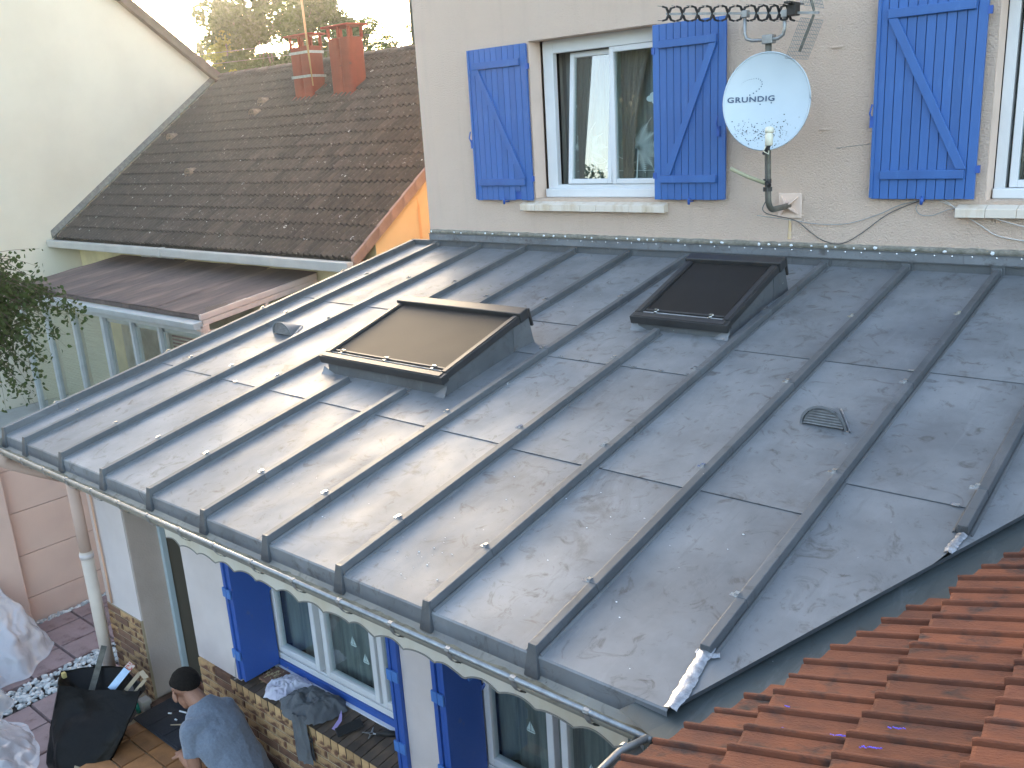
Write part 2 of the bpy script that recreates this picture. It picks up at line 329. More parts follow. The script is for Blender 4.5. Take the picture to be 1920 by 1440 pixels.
# paving slabs: 0.38 x 0.37 grid read from the joints, with a band of pebbles between two rows
def slab(x0, x1, y0, y1):
    j = .006; z = .045+random.uniform(-.003, .003)
    b = MB(); e = .006
    b.hexa([(x0+j, y0+j, .013), (x1-j, y0+j, .013), (x1-j, y1-j, .013), (x0+j, y1-j, .013),
            (x0+j+e, y0+j+e, z), (x1-j-e, y0+j+e, z), (x1-j-e, y1-j-e, z), (x0+j+e, y1-j-e, z)])
    b.build('paving_slab', pave, patio, loc=((x0+x1)/2, (y0+y1)/2, .013))
XS = [-1.83+.05, -1.53, -1.14, -.78]
XL = [-1.79, -1.53, -1.14, -.79]
for i in range(3):
    for k in range(6):
        y0 = 1.21+.0-(k+1)*.385; slab(XL[i], XL[i+1], y0, y0+.385)
for i in range(5):
    for k in range(6):
        y0 = 1.02-(k+1)*.385
        x0 = -.42+i*.385
        if x0 > .15 and y0 > -.45: continue
        slab(x0, x0+.385, y0, y0+.385)
pb = MB()
def pebble(mb, x, y, z, r):
    a = random.random()*pi; sx, sy, sz = r*random.uniform(.9, 1.4), r*random.uniform(.6, .9), r*random.uniform(.4, .6)
    mb.cur = 0 if random.random() < .55 else 1; vs = []; ca, sa = cos(a), sin(a); tx, ty = random.uniform(-.4, .4), random.uniform(-.4, .4)
    for (px, py, pz) in ICO:
        q = (px*sx, py*sy, pz*sz+px*sx*tx+py*sy*ty); vs.append((x+q[0]*ca-q[1]*sa, y+q[0]*sa+q[1]*ca, z+q[2]))
    mb.add(vs, ICF)
bm = bmesh.new(); bmesh.ops.create_icosphere(bm, subdivisions=2, radius=1); bm.verts.ensure_lookup_table()
ICO = [tuple(v.co) for v in bm.verts]; ICF = [tuple(v.index for v in f.verts) for f in bm.faces]; bm.free()
for i in range(1500):
    x = random.uniform(-.775, -.435); y = random.uniform(-1.6, 1.3)
    if random.random() < .22: x = random.uniform(-1.84, -1.79)+.02
    pebble(pb, x, y, .03+random.uniform(0, .022), random.uniform(.014, .030))
pb.build('pebble_strip', pebm, patio, smooth=True, kind='stuff')

# ------------------------------------------------------------------ boundary wall of stacked concrete panels
bw = thing('boundary_wall', (-1.9, .5, 0), 'peach precast concrete garden wall left of the downpipe, with three horizontal joints', 'wall')
zz = [0, .315, .77, 1.22, 1.66]
for a in range(4):
    for (y0, y1) in ((.46, 2.45), (2.6, 4.6)):
        MB().box(-1.90, -1.84, y0, y1, zz[a]+.003, zz[a+1]-.003).build('wall_panel', peach, bw, loc=(-1.87, y0, zz[a]), bevel=.004)
cp = MB()
n = 40
for (y0, y1) in ((.46, 2.45), (2.6, 4.6)):
    pts = []
    for i in range(n+1):
        y = y0+(y1-y0)*i/n; pts.append((y, 1.70+.02*max(0, sin(i*.9))+.03*(nz(y*6) > .1)))
    poly = [(-1.905, y0, 1.662)]+[(-1.905, y, z) for y, z in pts]+[(-1.905, y1, 1.662)]
    cp.prism([Vector(p) for p in poly], (.07, 0, 0))
cp.build('coping', peach, bw)
MB().box(-1.96, -1.72, .20, .455, 0, 1.78).build('wall_post', peach, bw, bevel=.01)
MB().box(-1.93, -1.80, 2.46, 2.59, 0, 1.75).build('wall_post', peach, bw, bevel=.01)
for a in range(4):
    MB().box(-1.90, -1.84, -3.4, .195, zz[a]+.003, zz[a+1]-.003).build('wall_panel', peach, bw, bevel=.004)

# ------------------------------------------------------------------ the pink house behind the zinc roof
L = 4.4245
house = thing('pink_house', (3.5, L, 0), 'pink rendered two-storey house wall with blue shutters above the zinc roof', 'house')
hw = MB(); D = .175
win = [(1.735, 3.10, 3.885, 5.295), (5.655, 7.10, 3.885, 5.295)]
holes(hw, 'y', L, .272, 9.0, 0, 8.2, win, D)
hw.add([(.272, L, 0), (.272, L, 8.2), (.272, 12, 8.2), (.272, 12, 0)], [(0, 1, 2, 3)])
hw.add([(9.0, L, 0), (9.0, 12, 0), (9.0, 12, 8.2), (9.0, L, 8.2)], [(0, 1, 2, 3)])
hw.add([(.272, 12, 0), (.272, 12, 8.2), (9, 12, 8.2), (9, 12, 0)], [(0, 1, 2, 3)])
hw.build('wall', pink, house)
MB().box(.1, 9.2, L-.25, 12.2, 8.2, 8.35).build('eaves_slab', pinksm, house)
rp = MB()
for (x0, x1, z0, z1) in win:
    for xx, s in ((x0, 1), (x1, -1)): MB().box(min(xx, xx+s*.004), max(xx, xx+s*.004), L+.006, L+D, z0, z1).build('reveal_lining', pinksm, house)

# rendered window sills
for (x0, x1, _, _), wx in zip(win, ((1.60, 3.19), (5.49, 7.2))):
    s_ = MB(); nseg = 9
    for i in range(nseg):
        a, b = wx[0]+(wx[1]-wx[0])*i/nseg, wx[0]+(wx[1]-wx[0])*(i+1)/nseg; j = random.uniform(-.003, .003)
        s_.hexa([(a, L-.075+j, 3.775), (b-.002, L-.075+j, 3.775), (b-.002, L-.002, 3.775), (a, L-.002, 3.775), (a, L-.075+j, 3.835), (b-.002, L-.075+j, 3.835), (b-.002, L-.002, 3.86), (a, L-.002, 3.86)])
    s_.build('window_sill', sillm, house, bevel=.004)
    MB().box(x0+.004, x1-.004, L+.001, L+D-.002, 3.84, 3.884).build('sill_bed', pinksm, house)
# bare mortar strip and sealant blobs above the flashing
ms = MB(); n = 260
def mfn(u, v):
    x = .275+u*8.7; return (x, L-.004-.010*abs(sin(pi*v))-.004*nz(x*30, v*3), 3.512+v*(.045+.006*nz(x*9)+.004*nz(x*40)))
ms.grid(mfn, n, 4).build('bare_mortar_strip', mortar, house, smooth=True)
sb = MB(); x = .3
while x < 6.6:
    r = random.uniform(.009, .017); vs = []
    for (px, py, pz) in ICO[:]: vs.append((x+px*r*(.7+.9*abs(nz(x*31)))*(1+.5*nz(px*3+x*7, pz*3)), L-.016+py*.005, 3.534+pz*r*(.6+.8*abs(nz(x*17, 4)))*(1+.5*nz(pz*3+x*9, px*3))+.010*nz(x*50)))
    sb.add(vs, ICF); x += random.choice((random.uniform(.05, .12), random.uniform(.12, .34)))
sb.build('sealant_blob', silic, house, smooth=True, kind='stuff')
# rust run below the mast plate, hairline crack, nail-ups
MB().add([(4.268, L-.004, 3.80), (4.292, L-.004, 3.80), (4.288, L-.004, 3.70), (4.295, L-.004, 3.58), (4.262, L-.004, 3.58), (4.268, L-.004, 3.68)], [(0, 1, 2, 3, 4, 5)]).build('rust_stain', mat('rust', (.58, .40, .17), .9, 0, (.62, .50, .40), 18, 4), house)
ck = MB(); pts = [(4.62+i*.013, L-.004, 4.262+.012*i/10+.010*nz(i*.9)) for i in range(22)]
ck.tube(pts, [.0012+.0022*abs(nz(i*1.7)) for i in range(22)], 4).build('wall_crack', mat('crack_shadow', (.22, .18, .16), .95), house)
for (x, z) in ((4.60, 4.97), (4.53, 4.40)):
    MB().ball((x, L, z), (.06, .012, .012), 10, 5).build('render_lump', pink, house, smooth=True)

def motif_palm(mb, x, y, z, s):
    for k, (ang, ln) in enumerate(((75, .30), (48, .27), (15, .34), (-10, .30), (-38, .28), (-62, .30), (110, .2), (150, .16))):
        a = radians(ang); px, pz = x, z
        for i in range(16):
            t = i/15; bend = a-radians(28)*t*(1 if ang < 90 else -1)
            nx, nzz = px+cos(bend)*ln*s/16, pz+sin(bend)*ln*s/16
            w = .062*s*sin(pi*min(1, t*1.05+.12))
            for sd in (1, -1):
                ta = bend+sd*radians(58)
                mb.add([(px, y, pz), (px+cos(bend)*.012*s, y, pz+sin(bend)*.012*s), (px+cos(ta)*w, y, pz+sin(ta)*w)], [(0, 1, 2)])
            mb.add([(px-.002*s, y, pz-.002*s), (nx+.002*s, y, nzz-.002*s), (nx+.002*s, y, nzz+.002*s), (px-.002*s, y, pz+.002*s)], [(0, 1, 2, 3)])
            px, pz = nx, nzz
    mb.add([(x-.006*s, y, z), (x+.006*s, y, z), (x-.02*s, y, z-.34*s), (x-.035*s, y, z-.34*s)], [(0, 1, 2, 3)])
def motif_cloud(mb, x, y, z, s):
    for (dx, dz, r) in ((-.06, 0, .035), (-.02, .02, .045), (.03, .012, .042), (.07, -.002, .03), (0, -.015, .05)):
        n = 12; mb.add([(x+(dx+r*cos(2*pi*k/n))*s, y-.0003*r*100, z+(dz+r*.7*sin(2*pi*k/n))*s) for k in range(n)], [tuple(range(n))])
def motif_boat(mb, x, y, z, s):
    mb.add([(x-.06*s, y, z), (x+.06*s, y, z), (x+.045*s, y, z-.02*s), (x-.045*s, y, z-.02*s)], [(0, 1, 2, 3)])
    mb.add([(x-.004*s, y, z+.006*s), (x-.004*s, y, z+.12*s), (x-.055*s, y, z+.006*s)], [(0, 1, 2)])
    mb.add([(x+.004*s, y, z+.006*s), (x+.055*s, y, z+.006*s), (x+.004*s, y, z+.10*s)], [(0, 1, 2)])
def window(parent, x0, x1, z0, z1, y, mull, fr=.062, sash=.05, tilt=None, sillh=.0, curtains=True, name='window', boats=False, fmat=None):
    """fixed frame + sashes; mull = list of (xa, xb) glass bays"""
    fmat = fmat or pvc
    f = MB(); f.box(x0, x0+fr, y, y+.06, z0, z1).box(x1-fr, x1, y, y+.06, z0, z1)
    f.box(x0+fr, x1-fr, y, y+.06, z1-fr, z1).box(x0+fr, x1-fr, y, y+.06, z0, z0+fr+sillh)
    w = f.build(name, fmat, parent, loc=(x0, y, z0), bevel=.004)
    zb, zt = z0+fr+sillh+.004, z1-fr-.004
    for i, (xa, xb) in enumerate(mull):
        s = MB(); ys, ye = y-.014, y+.040
        s.box(xa-sash, xa, ys, ye, zb, zt).box(xb, xb+sash, ys, ye, zb, zt).box(xa, xb, ys, ye, zb, zb+sash).box(xa, xb, ys, ye, zt-sash, zt)
        p = MB().box(xa-.003, xb+.003, y+.006, y+.012, zb+sash-.003, zt-sash+.003)
        m = Matrix.Identity(4)
        if tilt and i in tilt:
            piv = Vector((0, y+.02, zb)); m = Matrix.Translation(piv) @ Matrix.Rotation(-tilt[i], 4, 'X') @ Matrix.Translation(-piv)
        for q in (s, p): q.v = [tuple(m @ Vector(v)) for v in q.v]
        s.build('sash', fmat, w, bevel=.005); p.build('pane', glassr if (tilt and i in tilt) else glass, w)
    if curtains:
        c = MB(); yc = y+(.24 if not boats else .115)
        c.grid(lambda u, v: (x0+u*(x1-x0), yc+.018*sin(u*(x1-x0)*42)+.010*sin(u*67+v*2), z0+.02+v*(z1-z0)), 90, 4)
        c.build('lace_curtain', lace, w, smooth=True)
        k = MB()
        if not boats:
            motif_palm(k, x0+(x1-x0)*.67, yc-.035, z0+.42, 1.0); motif_palm(k, x0+(x1-x0)*.22, yc-.035, z0+.42, .95)
            motif_cloud(k, x0+(x1-x0)*.82, yc-.035, z0+.84, 1.1); motif_cloud(k, x0+(x1-x0)*.23, yc-.035, z0+.82, 1)
            motif_cloud(k, x0+(x1-x0)*.86, yc-.035, z0+.60, .5)
            motif_boat(k, x0+(x1-x0)*.44, yc-.035, z0+.24, 1.1); motif_boat(k, x0+(x1-x0)*.84, yc-.035, z0+.22, .5)
            for i in range(14): 
                xx = x0+.25+random.random()*(x1-x0-.4); motif_cloud(k, xx, yc-.035, z0+.12+random.random()*.04, .18)
            pts = [(x0+.2+i*.05, yc-.034, z0+.22) for i in range(int((x1-x0-.3)/.05))]; k.tube(pts, .0018, 4)
            k.tube([(x0+.2+i*.04, yc-.034, z0+.32+.03*sin(i*.7)) for i in range(int((x1-x0-.3)/.04))], .0018, 4)
        else:
            for i in range(10):
                motif_boat(k, x0+.15+random.random()*(x1-x0-.3), yc-.035, z0+.15+.09*i, .55)
        k.build('curtain_motif', lacew, w)
        if not boats:
            d = MB()     # drape gathered to the left of each bay
            for (xa, xb) in mull[:2]:
                d.grid(lambda u, v, xa=xa: (xa-.04+u*(.11+.20*v*v), yc-.075+.012*sin(u*26), zb+v*(zt-zb)), 20, 6)
            d.build('side_drape', drape, w, smooth=True)
    return w
window(house, 1.765, 3.095, 3.884, 5.295, 4.60, [(2.055, 2.455), (2.555, 3.0)], fr=.115, sash=.045, tilt={0: radians(5.2)}, sillh=.0)
MB().box(1.77, 3.09, 4.545, 4.60-.002, 3.886, 3.965).build('window_sill_rail', pvc, house, bevel=.008)
window(house, 5.665, 7.09, 3.884, 5.295, 4.60, [(5.775+.035, 6.30), (6.42, 6.98)], fr=.07, sash=.05)
MB().box(5.67, 7.08, 4.545, 4.60-.002, 3.886, 3.955).build('window_sill_rail', pvc, house, bevel=.008)
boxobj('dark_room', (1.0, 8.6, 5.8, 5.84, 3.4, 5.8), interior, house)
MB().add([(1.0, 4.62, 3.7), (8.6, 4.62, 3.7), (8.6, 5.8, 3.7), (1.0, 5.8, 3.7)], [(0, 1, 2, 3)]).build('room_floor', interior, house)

def shutter(parent, x0, x1, z0, z1, hinge_left, lab, notch=False, nb=10, lift=0):
    """boarded shutter flat against the wall, with two ledges and one brace"""
    y = L-.050
    s = MB().box(x0+.004, x1-.004, y+.012, y+.022, z0+.006, z1-.006).build('shutter', bluedk, parent, loc=(x0, y, z0), label=lab)
    bwid = (x1-x0)/nb
    for i in range(nb):
        a, b = x0+i*bwid+.0022, x0+(i+1)*bwid-.0022
        zz0 = z0+(.085 if notch and i == 7 else 0)+random.uniform(-.002, .002)
        yy = y-.010+random.uniform(-.0012, .0012)
        MB().hexa([(a, yy+.004, zz0), (b, yy+.004, zz0), (b, y+.0115, zz0), (a, y+.0115, zz0), (a, yy+.004, z1), (b, yy+.004, z1), (b, y+.0115, z1), (a, y+.0115, z1)]
                  ).build('board', blue, s, loc=(a, y, z0), bevel=.0025)
    if hinge_left: ex0, ex1 = x1-.018, x1+.006
    else: ex0, ex1 = x0-.006, x0+.018
    MB().box(ex0, ex1, y-.020, y-.007, z0+.01, z1-.003).build('edge_strip', blue, s, bevel=.002)
    zl, zt = z0+.17, z1-.155
    lx0, lx1 = x0+.065, x1-.072
    yb = y-.0062-.0
    for zc in (zl, zt): MB().box(lx0, lx1, y-.031, y-.0065, zc-.031, zc+.031).build('ledge', blue, s, bevel=.005)
    a, b = (lx0+.035, lx1-.02) if not hinge_left else (lx1-.03, lx0+.07)
    wv = .062 if hinge_left else .062
    # brace from the top on one side to the bottom on the other
    d = Vector((b-a, 0, (zl+.033)-(zt-.033))).normalized(); nrm = Vector((-d.z, 0, d.x))*.030
    hx = .030/abs(d.z)
    br = [(a-hx, y-.030, zt-.0325), (a+hx, y-.030, zt-.0325), (b+hx, y-.030, zl+.0325), (b-hx, y-.030, zl+.0325)]
    MB().prism(br, (0, .023, 0)).build('brace', blue, s, bevel=.004)
    for zc in (z0+.20, z1-.20):                      # strap pintles on the hinge side
        xx = x1 if not hinge_left else x0
        MB().box(xx-.006, xx+.022, y-.012, y+.010, zc-.025, zc+.025).build('hinge', bluedk, s)
    xm = x0+(x1-x0)*.52
    MB().tube([(xm, y-.02, z0+.02), (xm+.006, y-.035, z0-.002), (xm, y-.03, z0-.035)], [.006, .014, .010], 8).build('shutter_catch', bluedk, s, smooth=True)
    MB().box(xm-.004, xm+.004, y-.0, y+.05, z0-.02, z0-.008).build('catch_pin', bluedk, s)
    xl = x0-.012 if not hinge_left else x1-.055
    q = MB(); q.tube([(xl, y-.03, z0+.56), (xl-.006, y-.045, z0+.60), (xl+.004, y-.035, z0+.66)], .006, 6).box(xl-.013, xl+.013, y-.022, y-.004, z0+.50, z0+.58)
    q.build('latch', bluedk, s)
    return s
shutter(house, 1.036, 1.748, 3.872, 5.279, False, 'left blue shutter with a notch broken out of its lower edge', notch=True)
shutter(house, 3.085, 3.746, 3.885, 5.281, True, 'blue shutter beside the satellite dish', nb=10)
shutter(house, 4.905, 5.600, 3.898, 5.30, False, 'right-hand blue shutter cut by the top of the picture', nb=11)
# slim corner pipe at the left edge of the house
MB().tube([(.20, L+.10, 3.2), (.20, L+.10, 5.42)], .022, 8).build('corner_pipe', fascia, house, smooth=True)
MB().tube([(.185, L+.09, 5.43), (.185, L+.09, 6.6)], .032, 8).build('corner_pipe', oldpipe, house, smooth=True)

# ------------------------------------------------------------------ zinc-roofed extension
A = radians(10.9491); CA, SA = cos(A), sin(A); VM = L/CA
def R(x, v, h=0): return Vector((x, v*CA-SA*h, W+v*SA+CA*h))
def vy(y): return y/CA
ext = thing('zinc_roof_extension', (2.9, .5, 0), 'low house extension with a grey zinc batten roof, two skylights and brick dado', 'house extension')
BX = [0.0]+[.3792+.6*k for k in range(12)]
def vx(y): return 5.795+.468*y                     # valley edge of the zinc in plan
JT = {0: [1.32, 2.86], 1: [1.30, 2.82], 2: [1.29, 2.82], 3: [1.29, 2.84], 4: [1.29], 5: [1.29, 2.40, 2.92], 6: [1.29, 2.40], 7: [1.27, 2.41],
      8: [1.28, 2.83], 9: [1.29, 2.83], 10: [1.60, 2.84], 11: [3.0]}
def panel(x0, x1, y0, y1, first, last):
    m = MB(); nu, nv = 8, max(6, int((y1-y0)/.14)); b = .018; sd = random.random()*50
    def P(u, y, h):
        x = x0+(x1-x0)*u; lim = vx(y)-.004
        if x > lim: x = lim
        return R(x, vy(y), h)
    def h0(u, t): return .0012*nz(u*2.3+sd, t*4)+(.006 if not first else 0)*max(0, 1-t*3.5)+.0
    rows = [y0+(y1-y0)*j/nv for j in range(nv+1)]
    vs = []; fs = []; us = [0, 0]+[i/nu for i in range(nu+1)]+[1, 1]
    for j, y in enumerate(rows):
        t = j/nv
        for i in range(nu+1):
            u = i/nu; vs.append(P(u, y, h0(u, t)))
    for j in range(nv):
        for i in range(nu): fs.append((j*(nu+1)+i, j*(nu+1)+i+1, (j+1)*(nu+1)+i+1, (j+1)*(nu+1)+i))
    m.add(vs, fs)
    # lower edge: folded lap, or the bent drip face at the eave
    if first:
        bt = []; k = 0
        for i in range(nu+1):
            p = vs[i]; bt += [p, p+Vector((0, -.006, -.008)), p+Vector((0, -.008, -.088)), p+Vector((0, -.015, -.096))]
        if y0 < .01: m.add(bt, [(4*i+k, 4*i+k+1, 4*i+k+5, 4*i+k+4) for i in range(nu) for k in range(3)])
    else:
        bt = []
        for i in range(nu+1):
            p = vs[i]; bt += [p, p+(R(0, 0, -.0065)-R(0, 0, 0))]
        m.add(bt, [(2*i, 2*i+1, 2*i+3, 2*i+2) for i in range(nu)])
    o = m.build('zinc_panel', zinc, ext, loc=R((x0+x1)/2, vy((y0+y1)/2)), smooth=False)
    return o
for k in range(12):
    x0, x1 = BX[k], (BX[k+1] if k+1 < len(BX) else 7.9)
    ys = 0 if x1 < 5.8 else max(0, (x0-5.795)/.468+.0)
    js = [j for j in JT[k] if j > ys+.05]
    edges = [ys]+js+[L-.002]
    for i in range(len(edges)-1):
        panel(x0+.0, x1, edges[i]-(0.0 if i == 0 else .006), edges[i+1], i == 0, i == len(edges)-2)
    for jy in js:                                   # thin open shadow gap under each lap
        MB().prism([R(x0+.02, vy(jy)-.008, .0012), R(min(x1, vx(jy))-.02, vy(jy)-.008, .0012), R(min(x1, vx(jy))-.02, vy(jy)-.0045, .0012), R(x0+.02, vy(jy)-.0045, .0012)], (0, 0, .0006)).build('lap_gap', blackm, ext)
# end fold toward the valley
vf = MB(); pa = [R(vx(y), vy(y), .004) for y in (0.05, 1.3, 2.6, L)]; pb_ = [p+Vector((-.004, .002, -.022)) for p in pa]
for i in range(3): vf.add([pa[i], pb_[i], pb_[i+1], pa[i+1]], [(0, 1, 2, 3)])
vf.build('valley_drip_edge', zincb, ext)
# battens: capped strips, segmented where the clips sit
def batten(x, y0, y1, foot, label=None, w0=.026, w1=.020, hh=.046):
    segs = [y0]
    y = y0+(.42 if foot else .3)
    while y < y1-.25: segs.append(y); y += 1.0
    segs.append(y1)
    for i in range(len(segs)-1):
        a, b = vy(segs[i]), vy(segs[i+1]); e = .0015*(i % 2)
        m = MB(); m.hexa([R(x-w0-e, a, .002), R(x+w0+e, a, .002), R(x+w0+e, b+.0, .002), R(x-w0-e, b, .002), R(x-w1-e, a, hh+e), R(x+w1+e, a, hh+e), R(x+w1+e, b, hh+e), R(x-w1-e, b, hh+e)])
        m.build('batten_cap', zincb, ext, loc=R(x, a), bevel=.003)
        f = MB()
        for sgn in (-1, 1):
            f.hexa([R(x+sgn*(w0+.012)-.004, a, .0), R(x+sgn*(w0+.012)+.004, a, 0), R(x+sgn*(w0+.012)+.004, b, 0), R(x+sgn*(w0+.012)-.004, b, 0), R(x+sgn*(w0+.006)-.003, a, .010), R(x+sgn*(w0+.006)+.003, a, .010), R(x+sgn*(w0+.006)+.003, b, .010), R(x+sgn*(w0+.006)-.003, b, .010)])
        f.build('batten_foot_fold', zincb, ext)
        if i > 0:
            c = MB(); p = R(x-w1-.012, a+.01, hh-.012); c.box(p.x-.022, p.x+.012, p.y-.012, p.y+.012, p.z+.0, p.z+.009)
            c.box(p.x-.001, p.x+.018, p.y-.011, p.y+.011, p.z+.008, p.z+.023)
            c.build('clip', steel, ext, loc=p)
    if foot:
        m = MB(); t0 = R(x, 0, hh+.003); z = W
        m.hexa([(x-.036, -.030, z-.094), (x+.036, -.030, z-.094), (x+.036, -.002, z-.094), (x-.036, -.002, z-.094), (x-.020, -.010, z+hh+.002), (x+.020, -.010, z+hh+.002), (x+.020, .004, z+hh+.002), (x-.020, .004, z+hh+.002)])
        m.build('batten_end_cap', zincb, ext, loc=(x, 0, z), bevel=.002)
TOPY = L-.035
for k in range(1, 12):
    x = BX[k]; y1 = TOPY
    if k in (4, 5): batten(x, 0, 1.60, True); batten(x, 2.88 if k == 4 else 2.93, y1, False)
    elif k == 7: batten(x, 0, 2.93, True)
    elif k == 10: batten(x, .30, y1, False)
    elif k == 11: batten(x, 1.40, y1, False)
    else: batten(x, 0, y1, True)
    if k not in (7,):
        t = MB(); p = R(x, vy(TOPY)); t.box(x-.045, x+.045, L-.022, L-.014, p.z+.0, p.z+.085); t.box(x-.032, x+.032, L-.05, L-.022, p.z+.002, p.z+.055)
        t.build('batten_top_collar', zincb, ext, bevel=.006)
batten(.015, 0, L-.02, True, hh=.058)
oe = MB(); oe.hexa([R(-.03, 0, -.12), R(-.012, 0, -.12), R(-.012, VM, -.12), R(-.03, VM, -.12), R(-.03, 0, .05), R(-.012, 0, .05), R(-.012, VM, .05), R(-.03, VM, .05)])
oe.build('verge_trim', zincb, ext)
MB().box(-.03, .268, L-.004, L+.03, W+L*.19346-.02, W+L*.19346+.055).build('upper_verge_trim', zincb, ext, bevel=.004)
# cross clips along three of the laps
for (xa, y) in ((3.52, 2.41), (3.72, 2.41), (3.92, 2.41), (4.12, 2.41), (4.32, 2.41), (4.52, 2.41), (1.2, 1.29), (5.72, 2.83), (6.3, 1.6), (3.9, 2.8)):
    p = R(xa, vy(y)-.004, .006); MB().box(p.x-.018, p.x+.014, p.y-.012, p.y+.008, p.z, p.z+.006).build('clip', steel, ext, loc=p)
# apron flashing up the pink wall
zt = W+L*.19346
fl = MB(); fl.box(.276, 9.0, L-.012, L-.0045, zt-.01, zt+.075); fl.build('wall_upstand', zincb, ext)
fl = MB(); fl.box(.272, 9.0, L-.026, L-.013, zt+.062, zt+.128); fl.build('cover_flashing', zinc, ext, bevel=.004)
MB().box(.272, 9.0, L-.032, L-.0265, zt+.126, zt+.132).build('flashing_lip', zincb, ext)
MB().box(.272, 9.0, L-.030, L-.0265, zt+.058, zt+.063).build('flashing_lip', zincb, ext)
nl = MB(); x = .42
while x < 6.6: nl.ball((x, L-.0275, zt+.115), (.006, .003, .006), 6, 4); x += .135+random.uniform(-.02, .02)
nl.build('flashing_nail', steel, ext, kind='stuff')

# skylights with outside blinds on zinc upstands
def skylight(x0, x1, yf, yb, zf, zb, lab, nclamp):
    """(yf, zf) lower and (yb, zb) upper top edge of the frame"""
    rz = lambda y: W+y*SA/CA
    ins = .035; b = MB()
    X0, X1, Y0, Y1 = x0+ins, x1-ins*.3, yf+.05, yb
    sl = (zb-zf)/(yb-yf)
    up = lambda y: zf+sl*(y-yf)-.055
    b.hexa([(X0, Y0, rz(Y0)-.01), (X1, Y0, rz(Y0)-.01), (X1, Y1, rz(Y1)-.01), (X0, Y1, rz(Y1)-.01), (X0, Y0, up(Y0)), (X1, Y0, up(Y0)), (X1, Y1, up(Y1)), (X0, Y1, up(Y1))])
    o = thing_part = b.build('skylight', zincb, ext, loc=(x0, yf, zf), label=lab, bevel=.003)
    q = Vector((0, yb-yf, zb-zf)).normalized(); nn = Vector((0, -q.z, q.y)); O = Vector((0, yf, zf)); ln = hypot(yb-yf, zb-zf)
    def S(x, t, h): p = O+q*t+nn*h; return (x, p.y, p.z)
    def bar(xa, xb, ta, tb, ha, hb, name, m=dark, bv=.004):
        return MB().hexa([S(xa, ta, ha), S(xb, ta, ha), S(xb, tb, ha), S(xa, tb, ha), S(xa, ta, hb), S(xb, ta, hb), S(xb, tb, hb), S(xa, tb, hb)]).build(name, m, o, bevel=bv)
    fw = .060
    bar(x0, x0+fw, .065, ln-.10, -.050, .0, 'frame_rail'); bar(x1-fw, x1, .065, ln-.10, -.050, .0, 'frame_rail')
    bar(x0+.012, x0+fw-.01, .065, ln-.10, .0005, .006, 'rail_bead'); bar(x1-fw+.01, x1-.012, .065, ln-.10, .0005, .006, 'rail_bead')
    bar(x0-.006, x1+.006, 0, .064, -.062, -.004, 'frame_foot')
    bar(x0+.02, x1-.02, .006, .056, -.0035, .004, 'foot_bead')
    bar(x0-.012, x1+.012, ln-.098, ln, -.055, .022, 'hood', bv=.008)
    bar(x0-.012, x1+.012, ln+.002, ln+.02, -.13, .010, 'hood_back')
    bar(x0+fw+.002, x1-fw-.002, .066, ln-.10, -.045, -.030, 'pane', glass, 0)
    # fabric, slightly slack
    f = MB(); f.grid(lambda u, v: S(x0+fw+.012+u*(x1-x0-2*fw-.024), .125+v*(ln-.10-.127), -.012-.004*sin(pi*u)*sin(pi*v)-.002*nz(u*6, v*6)*(1-v)), 20, 14)
    f.build('blind', blindm, o, smooth=True)
    bar(x0+fw+.006, x1-fw-.006, .108, .125, -.018, -.004, 'blind_bar')
    MB().tube([S(x0+fw, .088, -.012), S(x1-fw, .088, -.012)], .005, 6).build('guide_rod', galv, o)
    for i in range(nclamp):
        xc = x0+fw+.1+(x1-x0-2*fw-.2)*i/(nclamp-1)
        c = MB(); p = S(xc, .115, .0); c.box(p[0]-.018, p[0]+.018, p[1]-.007, p[1]+.007, p[2]-.004, p[2]+.006); p = S(xc+.006, .085, -.004); c.box(p[0]-.01, p[0]+.01, p[1]-.014, p[1]+.012, p[2]-.006, p[2]+.006)
        c.build('clamp', steel, o)
    # upper side flashing and soldered feet
    for xs, sg in ((x1-.012, 1),):
        s = MB(); ya = yb-.16
        s.hexa([(xs, ya, rz(ya)), (xs+.008, ya, rz(ya)), (xs+.03, yb+.04, rz(yb+.04)), (xs, yb+.04, rz(yb)), (xs, ya, up(ya)), (xs+.008, ya, up(ya)), (xs+.012, yb+.012, zb-.06), (xs, yb, zb-.06)])
        s.build('side_flashing', zincb, o)
    for xs, w_ in ((x0+.05, .12), (x1-.05, .12)):
        s = MB(); s.grid(lambda u, v: (xs-w_/2+u*w_+.006*nz(u*5, v*5), Y0-.004-.035*(1-v)**1.5-.003*abs(nz(u*9, v*9)), rz(Y0-.004-.035*(1-v)**1.5)+.003+(.075*v if xs > (x0+x1)/2 else .05*v)*(u if xs > (x0+x1)/2 else 1-u)), 10, 6)
        s.build('soldered_corner', zinc, o, smooth=True)
    return o
skylight(1.845, 3.12, 1.615, 2.545, 2.995, 3.270, 'front skylight whose brown-grey blind catches the light', 3)
skylight(3.75, 4.50, 2.930, 3.830, 3.210, 3.515, 'upper skylight with a black blind below the dish', 2)

